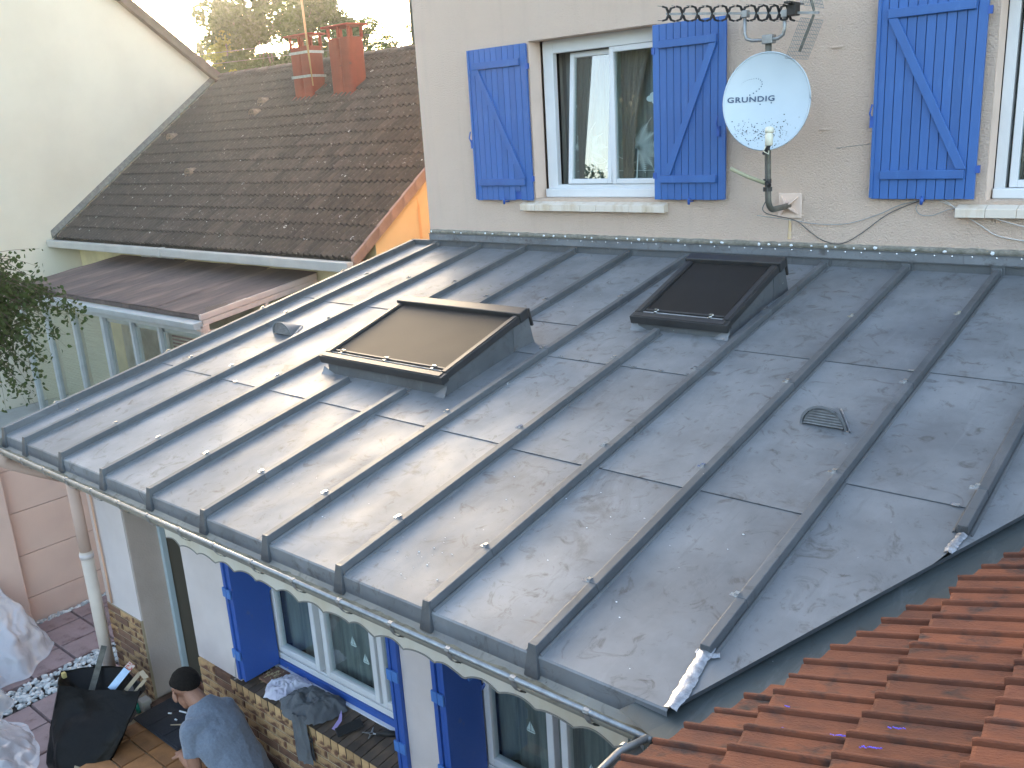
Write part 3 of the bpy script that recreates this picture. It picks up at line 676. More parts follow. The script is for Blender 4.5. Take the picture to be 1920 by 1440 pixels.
# half-round roof vents
def vent(xc, y, w, lab, h=.128, ln=.22):
    o = MB(); n = 14
    base = [R(xc+w/2*cos(pi*k/n), vy(y), h*sin(pi*k/n)+.002) for k in range(n+1)]
    tip = R(xc, vy(y)+ln, .004)
    for k in range(n): o.add([base[k], base[k+1], tip], [(0, 1, 2)])
    for k in range(n):                               # thickness rim
        i0 = [R(xc+(w/2-.014)*cos(pi*j/n), vy(y)-.002, (h-.014)*sin(pi*j/n)+.002) for j in (k, k+1)]; o.add([base[k], base[k+1], i0[1], i0[0]], [(0, 1, 2, 3)])
    v = o.build('roof_vent', zinc, ext, loc=R(xc, vy(y)), label=lab)
    MB().add([R(xc+(w/2-.016)*cos(pi*k/n), vy(y)+.016, (h-.016)*sin(pi*k/n)+.002) for k in range(n+1)], [tuple(range(n+1))]).build('vent_back', blackm, v)
    for i in range(6):
        hz = .012+i*(h-.03)/6; hw = (w/2-.018)*sqrt(max(0, 1-((hz+.008)/(h-.012))**2))
        MB().hexa([R(xc-hw, vy(y)+.0, hz), R(xc+hw, vy(y)+.0, hz), R(xc+hw, vy(y)+.014, hz+.009), R(xc-hw, vy(y)+.014, hz+.009),
                   R(xc-hw, vy(y)+.0, hz+.0035), R(xc+hw, vy(y)+.0, hz+.0035), R(xc+hw, vy(y)+.014, hz+.0125), R(xc-hw, vy(y)+.014, hz+.0125)]).build('vent_louvre', galv, v)
    s = MB(); s.grid(lambda u, t: R(xc+w/2*(1-u)+.012+.014*t*(1+.4*nz(u*9)), vy(y)+u*ln-.01, .003+.012*sin(pi*t)), 10, 3); s.build('solder_seam', solder, v, smooth=True)
vent(5.515, 2.06, .255, 'louvred half-round roof vent on the right of the zinc roof')
vent(.73, 2.09, .27, 'louvred half-round roof vent at the left edge of the zinc roof')
# solder work where battens end on the valley
def smear(pts, w, name='soldered_joint'):
    s = MB(); n = 16; P = [Vector(p) for p in pts]
    def c(t):
        t *= len(P)-1; i = min(int(t), len(P)-2); return P[i].lerp(P[i+1], t-i)
    def fn(u, v):
        p = c(v); d = (c(min(1, v+.05))-c(max(0, v-.05))).normalized(); sd = d.cross(Vector((0, 0, 1))).normalized()
        ww = w*(1+.35*nz(v*6, 3)+.18*nz(v*17, 8))
        return p+sd*(u-.5)*ww+Vector((0, 0, .003+.008*sin(pi*u)*(1+.6*nz(u*7, v*14))))
    s.grid(fn, 6, 24).build(name, solder, ext, smooth=True)
smear([R(5.78, vy(.33), .012), R(5.785, vy(.22), .004), R(5.80, vy(.10), .004), R(5.80, .0, .0)], .055)
smear([R(5.745, vy(.30), .002), R(5.79, vy(.29), .004), R(5.83, vy(.315), .002)], .034)
smear([R(6.385, vy(1.39), .008), R(6.37, vy(1.31), .002), R(6.365, vy(1.25), .0)], .04)
# paint drips, cement crumbs, bird marks on the sheets
cr = MB()
for i in range(46):
    x = random.uniform(2.6, 5.8); y = random.uniform(.05, 1.1)
    if random.random() < .4: x, y = random.gauss(4.35, .12), random.gauss(.32, .12)
    if y < .03: continue
    p = R(x, vy(y), .0025); r = random.uniform(.0015, .004)
    if 0 < min(abs(x-b) for b in BX) < .04: continue
    cr.ball(p, (r*1.5, r, r*.6), 6, 4)
cr.build('mortar_crumb', silic, ext, kind='stuff')

# eaves: dark board, gutter trough, bead, brackets
MB().box(-.05, 5.78, .004, .02, W-.20, W-.03).build('fascia_board', fascia, ext)
GZ = W-.035; gy, gr_ = -.062, .082
def gut_poly(n=10): return [(gy+gr_*cos(pi+pi*k/n), GZ+gr_*sin(pi+pi*k/n)*.95) for k in range(n+1)]
gm = MB(); prof = gut_poly(); prof_in = [(gy+(y-gy)*.93, GZ+(z-GZ)*.93) for (y, z) in prof]
x0g, x1g = -.05, 5.80
for pr in (prof, prof_in):
    for k in range(len(pr)-1):
        gm.add([(x0g, *pr[k]), (x1g, *pr[k]), (x1g, *pr[k+1]), (x0g, *pr[k+1])], [(0, 1, 2, 3)])
gm.add([(x0g, *p) for p in prof], [tuple(range(len(prof)))])
gut = gm.build('rain_gutter', zincd, ext, label='weathered half-round zinc gutter along the eave of the zinc roof')
MB().tube([(x0g, gy-gr_, GZ+.004), (x1g+.01, gy-gr_, GZ+.004)], .0115, 10).build('gutter_bead', galv, gut, smooth=True)
MB().hexa([(x0g, -.024, GZ-.075), (x1g-.02, -.024, GZ-.075), (x1g-.02, -.020, GZ-.075), (x0g, -.020, GZ-.075), (x0g, -.016, GZ-.062), (x1g-.02, -.016, GZ-.062), (x1g-.02, -.012, GZ-.062), (x0g, -.012, GZ-.062)]).build('gutter_back_apron', zincd, gut)
dm = MB(); dm.grid(lambda u, v: (x0g+.02+u*(x1g-x0g-.05), gy-.03+v*.075, GZ-.070+.012*abs(nz(u*60, v*3))+.01*abs(nz(u*9, v))), 160, 4); dm.build('gutter_silt', mat('silt', (.30, .27, .19), .95, 0, (.14, .125, .09), 20), gut, smooth=True, kind='stuff')
x = .29
while x < 5.75:
    b = MB(); pr = [(gy+(gr_+.004)*cos(pi+pi*k/8), GZ-.002+(gr_+.006)*sin(pi+pi*k/8)) for k in range(9)]
    for k in range(8): b.add([(x-.014, *pr[k]), (x+.014, *pr[k]), (x+.014, *pr[k+1]), (x-.014, *pr[k+1])], [(0, 1, 2, 3)])
    b.tube([(x-.012, gy-gr_, GZ+.004), (x+.012, gy-gr_, GZ+.004)], .0145, 8)
    b.build('gutter_bracket', galv, gut, loc=(x, gy, GZ)); x += .35
# outlet funnel into the downpipe
MB().tube([(.04, gy, GZ-.07), (.04, gy, GZ-.16), (.02, .20, GZ-.34), (.02, .33, GZ-.42)], [.075, .05, .045, .045], 12).build('gutter_outlet', peach, gut, smooth=True)

# ---- facade under the eaves: pilaster, door bay, walls, brick dado
FY = .5; TOP = W-.19
fwm = MB()
def wallblk(x0, x1, z0, z1, m, name, y0=FY, y1=.80): return MB().box(x0, x1, y0, y1, z0, z1).build(name, m, ext)
SZ = .872                                           # top of brick dado
wallblk(0, .575, SZ, TOP, facw, 'wall')
wallblk(1.43, 1.99, SZ, TOP, facw, 'wall')
wallblk(3.755, 4.02, SZ, TOP, facw, 'wall')
wallblk(5.75, 5.79, .0, TOP, facw, 'wall')
MB().box(0, 6.6, .505, .95, TOP+.002, W-.03).build('lintel', facw, ext)
MB().box(.004, .5745, .4935, .79, .02, SZ-.002).build('wall_core', joint, ext)
MB().box(1.434, 6.2, .4935, .79, .02, SZ-.05).build('wall_core', joint, ext)
MB().box(.5765, .582, .512, .80, .15, TOP).build('door_reveal', facedge, ext)
MB().box(0, .02, .80, L, 0, W-.05).build('side_wall', facw, ext)
# bricks
bme = {}
def brickmesh(w, d, h):
    key = (round(w, 3), round(d, 3), round(h, 3))
    if key not in bme:
        b = MB(); e = .0025
        w2, d2, h2 = w/2, d/2, h/2
        b.hexa([(-w2+e, -d2, -h2+e), (w2-e, -d2, -h2+e), (w2, d2, -h2), (-w2, d2, -h2), (-w2+e, -d2, h2-e), (w2-e, -d2, h2-e), (w2, d2, h2), (-w2, d2, h2)])
        me = bpy.data.meshes.new('brick'); me.from_pydata(b.v, [], b.f); me.materials.append(brickm); me.update()
        me2 = me.copy(); me2.materials.clear(); me2.materials.append(brickd); bme[key] = (me, me2)
    return bme[key]
def brickwork(x0, x1, z0, z1, seed):
    rnd = random.Random(seed); ch = .0675; bl = .232; row = 0; z = z1-ch
    while z > z0-.03:
        x = x0-(bl/2 if row % 2 else 0)
        while x < x1-.01:
            a, b = max(x, x0), min(x+bl, x1)
            if b-a > .02:
                w = round(b-a-.010, 3); me = brickmesh(w, .020, ch-.010)[1 if rnd.random() < .22 else 0]
                share('brick', me, ext, ((a+b)/2, FY-.003+rnd.uniform(-.002, .002), z+ch/2))
            x += bl
        z -= ch; row += 1
brickwork(.004, .575, .15, SZ, 1)
brickwork(1.43, 4.05, .15, SZ-.085+.0, 2)
for (a, b) in ((1.43, 1.87), (3.76, 4.02)):        # top course beside the sills
    for i in range(2):
        w = (b-a)/2; me = brickmesh(round(w-.01, 3), .02, .072)[i % 2]; share('brick', me, ext, (a+w*(i+.5), FY-.003, SZ-.043))
# brick-on-edge sills
def rowlock(x0, x1):
    n = round((x1-x0)/.0742); w = (x1-x0)/n
    b = MB(); h = .105
    b.hexa([(-w/2+.004, -.145, -h), (w/2-.004, -.145, -h), (w/2-.004, .145, -h), (-w/2+.004, .145, -h), (-w/2+.004, -.145, -.018), (w/2-.004, -.145, -.018), (w/2-.004, .145, .012), (-w/2+.004, .145, .012)])
    me = bpy.data.meshes.new('sill_brick'); me.from_pydata(b.v, [], b.f); me.materials.append(brickh); me.materials.append(brickm); me.polygons[2].material_index = 1; me.update()
    for i in range(n): share('sill_brick', me, ext, (x0+w*(i+.5), .625+random.uniform(-.002, .002), SZ+random.uniform(-.002, .002)))
    MB().hexa([(x0, .49, SZ-.10), (x1, .49, SZ-.10), (x1, .765, SZ-.10), (x0, .765, SZ-.10), (x0, .487, SZ-.028), (x1, .487, SZ-.028), (x1, .765, SZ+.002), (x0, .765, SZ+.002)]).build('sill_mortar', joint, ext)
rowlock(1.87, 3.76); rowlock(4.02, 5.75)
# lower windows and their blue sub-sill
window(ext, 1.985, 3.76, .94, 2.25, .80, [(2.10, 2.50), (2.66, 3.12), (3.24, 3.66)], fr=.055, sash=.045, boats=True)
window(ext, 4.02, 5.75, .94, 2.25, .80, [(4.15, 4.56), (4.70, 5.10), (5.24, 5.64)], fr=.055, sash=.045, boats=True)
for (a, b) in ((1.99, 3.755), (4.025, 5.75)):
    MB().box(a, b, .772, .797, SZ+.012, .938).build('blue_threshold_board', bluedk, ext, bevel=.003)
    MB().box(a, b, .745, .771, SZ+.008, SZ+.018).build('threshold_seal', silic, ext)
    MB().box(a, b, .785, .80-.004, .940, .985).build('frame_drip', pvc, ext, bevel=.003)
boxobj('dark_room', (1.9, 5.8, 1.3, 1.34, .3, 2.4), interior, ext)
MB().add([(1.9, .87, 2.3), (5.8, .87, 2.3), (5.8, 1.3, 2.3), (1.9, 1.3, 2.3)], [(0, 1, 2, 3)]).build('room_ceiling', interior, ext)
# folding shutters standing in the reveals
def fold_shutter(x, sgn, lab):
    """pair of leaves folded square to the wall; sgn=+1: inner face looks to +X"""
    z0, z1 = .905, 2.26
    a = MB().box(min(x, x+sgn*.030), max(x, x+sgn*.030), .475, .785, z0, z1).build('shutter', bluedk, ext, loc=(x, .475, z0), bevel=.003, label=lab)
    MB().box(min(x+sgn*.036, x+sgn*.062), max(x+sgn*.036, x+sgn*.062), .485, .765, z0+.01, z1).build('shutter_leaf', bluedk, a, bevel=.003)
    xs = sorted((x+sgn*.066, x+sgn*.090)); MB().box(xs[0], xs[1], .48, .77, z0+.004, z1).build('shutter_leaf', bluedk, a, bevel=.003)
    for zc in (1.12, 1.60):
        x0, x1 = sorted((x-sgn*.002, x+sgn*.044)); MB().box(x0, x1, .462, .474, zc-.035, zc+.035).build('hinge', bluelt, a, bevel=.002)
        x0, x1 = sorted((x+sgn*.048, x+sgn*.090)); MB().box(x0, x1, .462, .4735, zc-.038, zc+.032).build('hinge', bluelt, a, bevel=.002)
    if sgn > 0: MB().box(x+.091, x+.105, .66, .70, 1.62, 1.70).build('keeper', bluelt, a)
    MB().tube([(x+sgn*.08, .77, 1.50), (x+sgn*.10, .80, 1.54), (x+sgn*.12, .79, 1.60)], .012, 6).build('bolt', bluedk, a)
fold_shutter(1.995, 1, 'folded dark blue shutter at the left of the left lower window')
fold_shutter(3.752, -1, 'folded dark blue shutter at the right of the left lower window')
fold_shutter(4.025, 1, 'folded dark blue shutter at the left of the right lower window')
# door bay
dr = MB(); dr.box(.583, .625, .755, .80, .17, 2.3).box(.626, 1.43, .755, .80, 2.25, 2.3).build('door_frame', mat('pale_blue_frame', (.42, .50, .53), .5), ext, bevel=.003)
MB().box(1.37, 1.415, .83, 1.55, .17, 2.25).build('door', mat('dark_brown_door', (.045, .035, .026), .6, 0, (.03, .024, .018), 5), ext)
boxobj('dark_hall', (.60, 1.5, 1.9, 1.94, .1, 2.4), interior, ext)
MB().add([(.6, .8, .16), (1.5, .8, .16), (1.5, 1.9, .16), (.6, 1.9, .16)], [(0, 1, 2, 3)]).build('hall_floor', mat('hall_tiles', (.06, .04, .03), .5), ext)
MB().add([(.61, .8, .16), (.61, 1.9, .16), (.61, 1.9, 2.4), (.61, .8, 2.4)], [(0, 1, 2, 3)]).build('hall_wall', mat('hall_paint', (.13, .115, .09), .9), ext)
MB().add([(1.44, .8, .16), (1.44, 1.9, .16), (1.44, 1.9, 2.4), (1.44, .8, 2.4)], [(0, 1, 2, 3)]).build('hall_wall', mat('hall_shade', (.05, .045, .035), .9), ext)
MB().box(.60, 1.43, .42, .80, .11, .155).build('door_threshold', brickd, ext, bevel=.005)

# downpipe, thin copper pipe
dp = thing('downpipe', (.02, .40, 0), 'cream plastic downpipe standing against the pink pilaster', 'drainpipe')
MB().tube([(.02, .40, 1.36), (.02, .40, 2.12)], .046, 14).build('pipe', peach, dp, smooth=True)
MB().tube([(.02, .40, .05), (.02, .40, 1.39)], .050, 14).build('pipe', mat('cream_pipe', (.60, .52, .44), .6, 0, (.52, .44, .37), 4), dp, smooth=True)
MB().tube([(.02, .40, 1.33), (.02, .40, 1.37)], .056, 14).build('collar', facw, dp, smooth=True)
cpz = MB().tube([(.115, .485, .9), (.115, .485, 1.2), (.112, .483, 1.6), (.116, .485, 2.2)], .009, 8).build('water_pipe', mat('peach_painted_pipe', (.62, .38, .26), .6), smooth=True)
tag(cpz, 'thin peach-painted pipe running up the pilaster behind the downpipe', 'pipe')

# ------------------------------------------------------------------ step, mat
st = MB(); n = 14
poly = [(.60, .49, 0), (.60, .30, 0)]+[(.66+.2*(1-cos(pi/2*k/n)), .30-.62*sin(pi/2*k/n), 0) for k in range(1, n+1)]+[(3.6, -.32, 0), (3.6, .49, 0)]
step = st.prism(poly[::-1], (0, 0, .118)).build('doorstep', joint, kind='structure')
def stile(x0, x1, y0, y1):
    MB().hexa([(x0, y0, .12), (x1, y0, .12), (x1, y1, .12), (x0, y1, .12), (x0+.004, y0+.004, .138), (x1-.004, y0+.004, .138), (x1-.004, y1-.004, .138), (x0+.004, y1-.004, .138)]).build('step_tile', orangest, step, loc=((x0+x1)/2, (y0+y1)/2, .12))
for i in range(10):
    for k in range(4):
        x0 = .88+i*.27; y0 = -.31+k*.205
        if k*1. > 3: continue
        stile(x0+.005, x0+.265, y0+.005, y0+.200)
for k in range(3): stile(.66+.06*(2-k), .875, -.08+k*.19, .105+k*.19)
mt = MB(); mt.box(.70, 1.36, .235, .60, .156, .172)
for k in range(3): mt.box(.71+k*.215, .71+k*.215+.205, .25, .585, .1725, .178)
tag(mt.build('doormat', rubber, bevel=.003), 'black ribbed doormat on the step in front of the crouching man', 'doormat')
for (x, y, a, l, lab) in ((.95, .50, .3, .07, 'longest pale offcut on the black doormat'), (.90, .43, .5, .03, 'short pale offcut on the doormat, nearest the bag'), (1.02, .42, .2, .02, 'tiny pale offcut beside the tan stick on the doormat'), (1.05, .54, .6, .035, 'pale offcut on the doormat closest to the man')):
    tag(MB().tube([(x, y, .184), (x+l*cos(a), y+l*sin(a), .184)], .007, 6).build('offcut', silic), lab, 'offcut', 'pale offcuts on the doormat')
tag(MB().tube([(1.06, .36, .186), (1.20, .46, .19)], [.004, .007], 6).build('wooden_pencil', card), 'slim tan stick lying across the black doormat', 'stick')

# ------------------------------------------------------------------ awning valance
aw = thing('awning', (3.7, .12, W), 'rolled awning under the gutter with a pale scalloped canvas valance', 'awning')
def vz(x): return 2.140+.030*abs(cos(pi*(x-2.30)/.205))**.8+.008*nz(x*3)+.015*(x-2.1)/3.5
va = MB(); va.grid(lambda u, v: (2.04+u*3.50, .115+.006*sin(u*75)+.01*nz(u*14, v*2), vz(2.04+u*3.5)+v*(2.40-vz(2.04+u*3.5))), 220, 3)
va.build('valance', awn, aw, smooth=True)
MB().tube([(2.04+i*3.5/220, .113+.006*sin(i/220*75)+.01*nz(i/220*14, 0), vz(2.04+i*3.5/220)) for i in range(221)], .0042, 5).build('valance_piping', awne, aw)
MB().box(2.02, 5.56, .10, .17, 2.34, 2.40).build('front_bar', mat('awning_bar', (.5, .5, .46), .5), aw, bevel=.01)
MB().tube([(2.0, .33, 2.33), (5.6, .33, 2.33)], .05, 12).build('roller', awn, aw, smooth=True)
for x in (2.3, 5.2): MB().box(x-.02, x+.02, .15, .495, 2.27, 2.30).build('arm', galv, aw)

# ------------------------------------------------------------------ clay tiled roof at the lower right
SO = radians(20); TO = tan(SO)
wing = thing('tiled_wing', (7.2, -1, 0), 'wing with an orange clay tile roof in the lower right corner', 'building')
oz = lambda x: 2.58+TO*(x-5.85)-.055
MB().hexa([(5.86, -2.2, 1.9), (9.5, -2.2, 1.9), (9.5, 1.0, 1.9), (5.86, -.3, 1.9), (5.86, -2.2, oz(5.86)-.02), (9.5, -2.2, oz(9.5)-.02), (9.5, 6, oz(9.5)-.02), (5.86, -.3, oz(5.86)-.02)]).build('roof_deck', fascia, wing)
MB().box(6.0, 9.4, -2.1, .3, 0, 2.2).build('wall', facw, wing)
# valley sheet between the two roofs
vs_ = MB()
def vrow(t):
    y = -.10+t*4.6; zc = W+y*.19346 if y > 0 else W
    x = vx(y)
    return [(x-.12, y+.03, zc-.030), (x+.02, y-.01, zc-.040), (x+.09, y-.04, zc-.040), (x+.18, y-.08, zc-.030), (x+.5, y-.2, oz(x+.5)-.012)]
rows = [vrow(i/24) for i in range(25)]
for i in range(24):
    for k in range(4): vs_.add([rows[i][k], rows[i][k+1], rows[i+1][k+1], rows[i+1][k]], [(0, 1, 2, 3)])
vs_.build('valley_lining', zincv, wing, smooth=True)
# tile: two rolls, interlock groove, thick front lip
TW, TL, EX = .226, .385, .325
def tile_profile(rolls, w, hr):
    pts = []; pitch = w/rolls
    for r in range(rolls):
        b = r*pitch
        for (u, h) in ((.0, -.1), (.015, .80), (.04, .97), (.08, 1.0), (.13, .92), (.20, .58), (.28, .25), (.37, .06), (.48, .0), (.62, .04), (.78, .20), (.93, .42), (.965, .40), (.985, -.08)):
            pts.append((b+u*pitch, h*hr))
    pts.append((w, -.1*hr)); return pts
def tilemesh(name, prof, ln, th, m, lift):
    """profile across y, length along +x (up slope); front end at x=0 raised by lift"""
    n = len(prof); v = []; f = []
    for (x, l, s) in ((-.004, lift-th*.8, 1), (0, lift, 1), (.012, lift+.002, 1), (ln, 0, 1)):
        for (y, h) in prof: v.append((x, y, h*(s if x else .97)+l))
    for r in range(3):
        for i in range(n-1): f.append((r*n+i, (r+1)*n+i, (r+1)*n+i+1, r*n+i+1))
    # side faces
    for i in (0, n-1):
        b = len(v); 
        for (x, l) in ((0, lift-th), (ln, -th)): v.append((x, prof[i][0], l))
        f.append((n+i, 3*n+i, b+1, b))
    me = bpy.data.meshes.new(name); me.from_pydata(v, [], [tuple(reversed(q)) for q in f]); me.materials.append(m); me.update(); return me
prof = tile_profile(2, TW, .029); tm = tilemesh('clay_tile', prof, TL, .016, terra, .026)
cnt = 0
for c in range(-1, 8):
    xc = 5.835+(c)*EX if c >= 0 else None
    if c < 0: continue
    for r in range(-7, 16):
        y0 = -.245+r*TW+.226
        x0 = xc
        # clip line: tile kept when its lower-left corner is clear of the valley
        xv = 5.905+(y0+TW*.7+.23)*.47
        if x0+EX < xv+.03 or y0 > 2.5: continue
        jit = random.uniform(-.004, .004)
        if x0 < xv:                                   # cut tile along the valley
            pf = prof; v = []; f = []; n = len(pf)
            for (t, lf) in ((0, 1), (1, 0)):
                for (yy, h) in pf:
                    xs = max(x0, 5.905+(y0+yy+.23)*.47+.0)
                    xs = min(xs, x0+EX*.98)
                    xe = x0+TL; X = xs if t == 0 else xe
                    fr = (X-x0)/TL; v.append((X-x0, yy, h+.026*(1-fr)))
            for (yy, h) in pf:
                xs = min(max(x0, 5.905+(y0+yy+.23)*.47), x0+EX*.98); fr = (xs-x0)/TL; v.append((xs-x0-.002, yy, h*.9-.014+.026*(1-fr)))
            for i in range(n-1): f += [(i, i+1, n+i+1, n+i), (2*n+i, 2*n+i+1, i+1, i)]
            me = bpy.data.meshes.new('clay_tile'); me.from_pydata(v, [], f); me.materials.append(terra); me.update()
        else: me = tm
        o = share('clay_tile', me, wing, (x0+jit, y0, oz(x0)+.006+random.uniform(-.002, .002)))
        o.rotation_euler = (random.uniform(-.008, .008), -SO, random.uniform(-.006, .006)); cnt += 1
mk = MB(); rr = random.Random(3)  # violet specks painted on the tiles to stand for a sunlit blotch
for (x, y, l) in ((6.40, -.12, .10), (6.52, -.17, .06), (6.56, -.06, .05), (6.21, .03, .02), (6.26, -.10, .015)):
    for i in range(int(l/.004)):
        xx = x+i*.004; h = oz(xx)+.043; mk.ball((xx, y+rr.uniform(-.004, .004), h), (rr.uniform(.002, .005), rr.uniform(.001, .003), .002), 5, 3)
mk.build('sun_blotch', mat('sun_blotch_violet', (.14, .12, .75), .8), wing, kind='stuff')
# gutter of the wing, running towards the camera from the corner
g2 = MB(); gx = 5.865
pr = [(gx-.082+.0+.08*(1+cos(pi+pi*k/10)), GZ+.078*sin(pi+pi*k/10)) for k in range(11)]
for k in range(10): g2.add([(pr[k][0]-.03, -.145, pr[k][1]), (pr[k+1][0]-.03, -.145, pr[k+1][1]), (pr[k+1][0]-.03, -2.0, pr[k+1][1]), (pr[k][0]-.03, -2.0, pr[k][1])], [(0, 1, 2, 3)])
w2 = g2.build('rain_gutter', zincd, wing, label='short gutter below the orange tiles turning the corner')
MB().tube([(5.795, gy-gr_, GZ+.006), (5.755, -.26, GZ+.004), (5.755, -2.0, GZ+.004)], .0125, 8).build('gutter_bead', galv, w2, smooth=True)
for y in (-.22, -.55, -.9): MB().tube([(5.755, y, GZ+.004), (5.755, y-.02, GZ+.004)], .0155, 8).build('gutter_bracket', galv, w2)

# ------------------------------------------------------------------ brown-tiled neighbour house
NS = radians(35.5); NT = tan(NS)
nb = thing('brown_roof_house', (-6.2, 5.6, 0), 'neighbour house with mossy brown tile roof, two red chimneys and orange gable', 'house')
EY, EZ, RY = 5.09, 3.02, 9.16
nzf = lambda y: EZ+(y-EY)*NT
RZ = nzf(RY)
gb = MB(); gp = [(-1.93, 5.55, 0), (-1.93, 12.8, 0), (-1.93, 12.8, nzf(5.55)-.12), (-1.93, RY, RZ-.12), (-1.93, 5.55, nzf(5.55)-.12)]
gb.add(gp, [(0, 1, 2, 3, 4)]).build('gable_wall', orangew, nb)
MB().add([(-10.62, 5.55, 0), (-1.935, 5.55, 0), (-1.935, 5.55, nzf(5.55)-.13), (-10.62, 5.55, nzf(5.55)-.13)], [(0, 1, 2, 3)]).build('front_wall', creamw, nb)
MB().box(-8.2, -7.1, 5.53, 5.548, 2.50, 2.90).build('shutter_box', pvcd, nb)
MB().add([(-1.925, 6.35, 2.0), (-1.925, 6.43, 2.0), (-1.925, 6.41, 3.55), (-1.925, 6.37, 3.72)], [(0, 1, 2, 3)]).build('run_stain', mat('faded_run', (.76, .40, .17), .9), nb)
dk = MB(); dk.add([(-10.64, EY-.02, EZ-.04), (-1.86, EY-.02, EZ-.04), (-1.86, RY, RZ-.03), (-10.64, RY, RZ-.03)], [(0, 1, 2, 3)])
dk.add([(-10.64, 13.2, EZ-.04), (-1.86, 13.2, EZ-.04), (-1.86, RY, RZ-.03), (-10.64, RY, RZ-.03)], [(3, 2, 1, 0)]).build('roof_deck', browntile, nb)
MB().box(-10.64, -1.86, EY-.03, 5.55, EZ-.15, EZ-.06).build('soffit', pvcd, nb)
NW, NE = .25, .299
# tile: length axis up slope = local x; place rotated +90 about z
def tprof(rolls, w, hr, k=7):
    return [(w*i/(rolls*k), hr*(.5-.5*cos(2*pi*i/k))**.9) for i in range(rolls*k+1)]
tb = tilemesh('roof_tile', tprof(2, NW, .050, 7), .335, .018, browntile, .030)
tiles = []
nx = int((10.62-1.90)/NW)
cosn, sinn = cos(NS), sin(NS)
for r in range(17):
    y = EY+r*NE*cosn; z = nzf(y)
    if r*NE > (RY-EY)/cosn-.04: break
    for c in range(nx): tiles.append((-1.90-c*NW, y, z))
cpos = co.location
tiles.sort(key=lambda p: (Vector(p)-cpos).length)
R90 = Matrix.Rotation(pi/2, 4, 'Z') @ Matrix.Rotation(-NS, 4, 'Y')
for p in tiles[:300]:
    o = share('roof_tile', tb, nb, (p[0]+random.uniform(-.003, .003), p[1]+random.uniform(-.006, .006), p[2]+random.uniform(-.002, .003)))
    o.rotation_euler = (R90 @ Matrix.Rotation(random.uniform(-.012, .012), 4, 'Z')).to_euler()
mb = MB(); tv = [v.co.copy() for v in tb.vertices]; tf = [tuple(q.vertices) for q in tb.polygons]
for p in tiles[300:]:
    m = Matrix.Translation((p[0], p[1]+random.uniform(-.005, .005), p[2])) @ R90 @ Matrix.Rotation(random.uniform(-.012, .012), 4, 'Z')
    mb.add([m @ v for v in tv], tf)
mb.build('roof_tiles', browntile, nb, kind='stuff')
# ridge tiles, verge tiles, gutter
for i in range(22):
    x = -1.9-i*.40; m = MB(); n = 8
    for e, (xa, s) in enumerate(((x, 1.0), (x-.41, .88))):
        m.v += [(xa, RY+.13*s*cos(pi*k/n), RZ-.01+.10*s*sin(pi*k/n)) for k in range(n+1)]
    m.f += [(k, k+1, n+2+k, n+1+k) for k in range(n)]; m.mi += [0]*n
    m.add([(x, RY+.13*cos(pi*k/n), RZ-.01+.10*sin(pi*k/n)) for k in range(n+1)], [tuple(range(n+1))])
    m.build('ridge_tile', browntile, nb, loc=(x, RY, RZ))
for r in range(17):
    y0 = EY-.01+r*NE*cosn; y1 = y0+NE*cosn*1.04; z0, z1 = nzf(y0), nzf(y1)
    MB().hexa([(-1.895, y0, z0-.115), (-1.845, y0, z0-.115), (-1.855, y1, z1-.125), (-1.895, y1, z1-.125), (-1.895, y0, z0+.055), (-1.840, y0, z0+.055), (-1.85, y1, z1+.045), (-1.895, y1, z1+.045)]
              ).build('verge_tile', verge, nb, loc=(-1.87, y0, z0), bevel=.008)
MB().hexa([(-10.63, EY-.115, EZ-.145), (-1.84, EY-.115, EZ-.145), (-1.84, EY-.02, EZ-.145), (-10.63, EY-.02, EZ-.145), (-10.63, EY-.135, EZ-.01), (-1.84, EY-.135, EZ-.01), (-1.84, EY-.02, EZ-.01), (-10.63, EY-.02, EZ-.01)]).build('rain_gutter', ggut, nb, bevel=.012)
MB().box(-6.55, -6.5, EY-.137, EY-.01, EZ-.15, EZ+.0).build('gutter_union', ggut, nb)
MB().box(-2.1, -1.95, 5.3, 5.5, 2.6, EZ-.15).build('gutter_outlet', ggut, nb)
# step flashing against the white wall
fm = MB(); fm.hexa([(-10.645, EY, EZ+.0), (-10.585, EY, EZ+.03), (-10.585, RY, RZ+.03), (-10.645, RY, RZ), (-10.645, EY, EZ+.15), (-10.635, EY, EZ+.15), (-10.635, RY, RZ+.15), (-10.645, RY, RZ+.15)])
fm.build('abutment_flashing', oldpipe, nb)
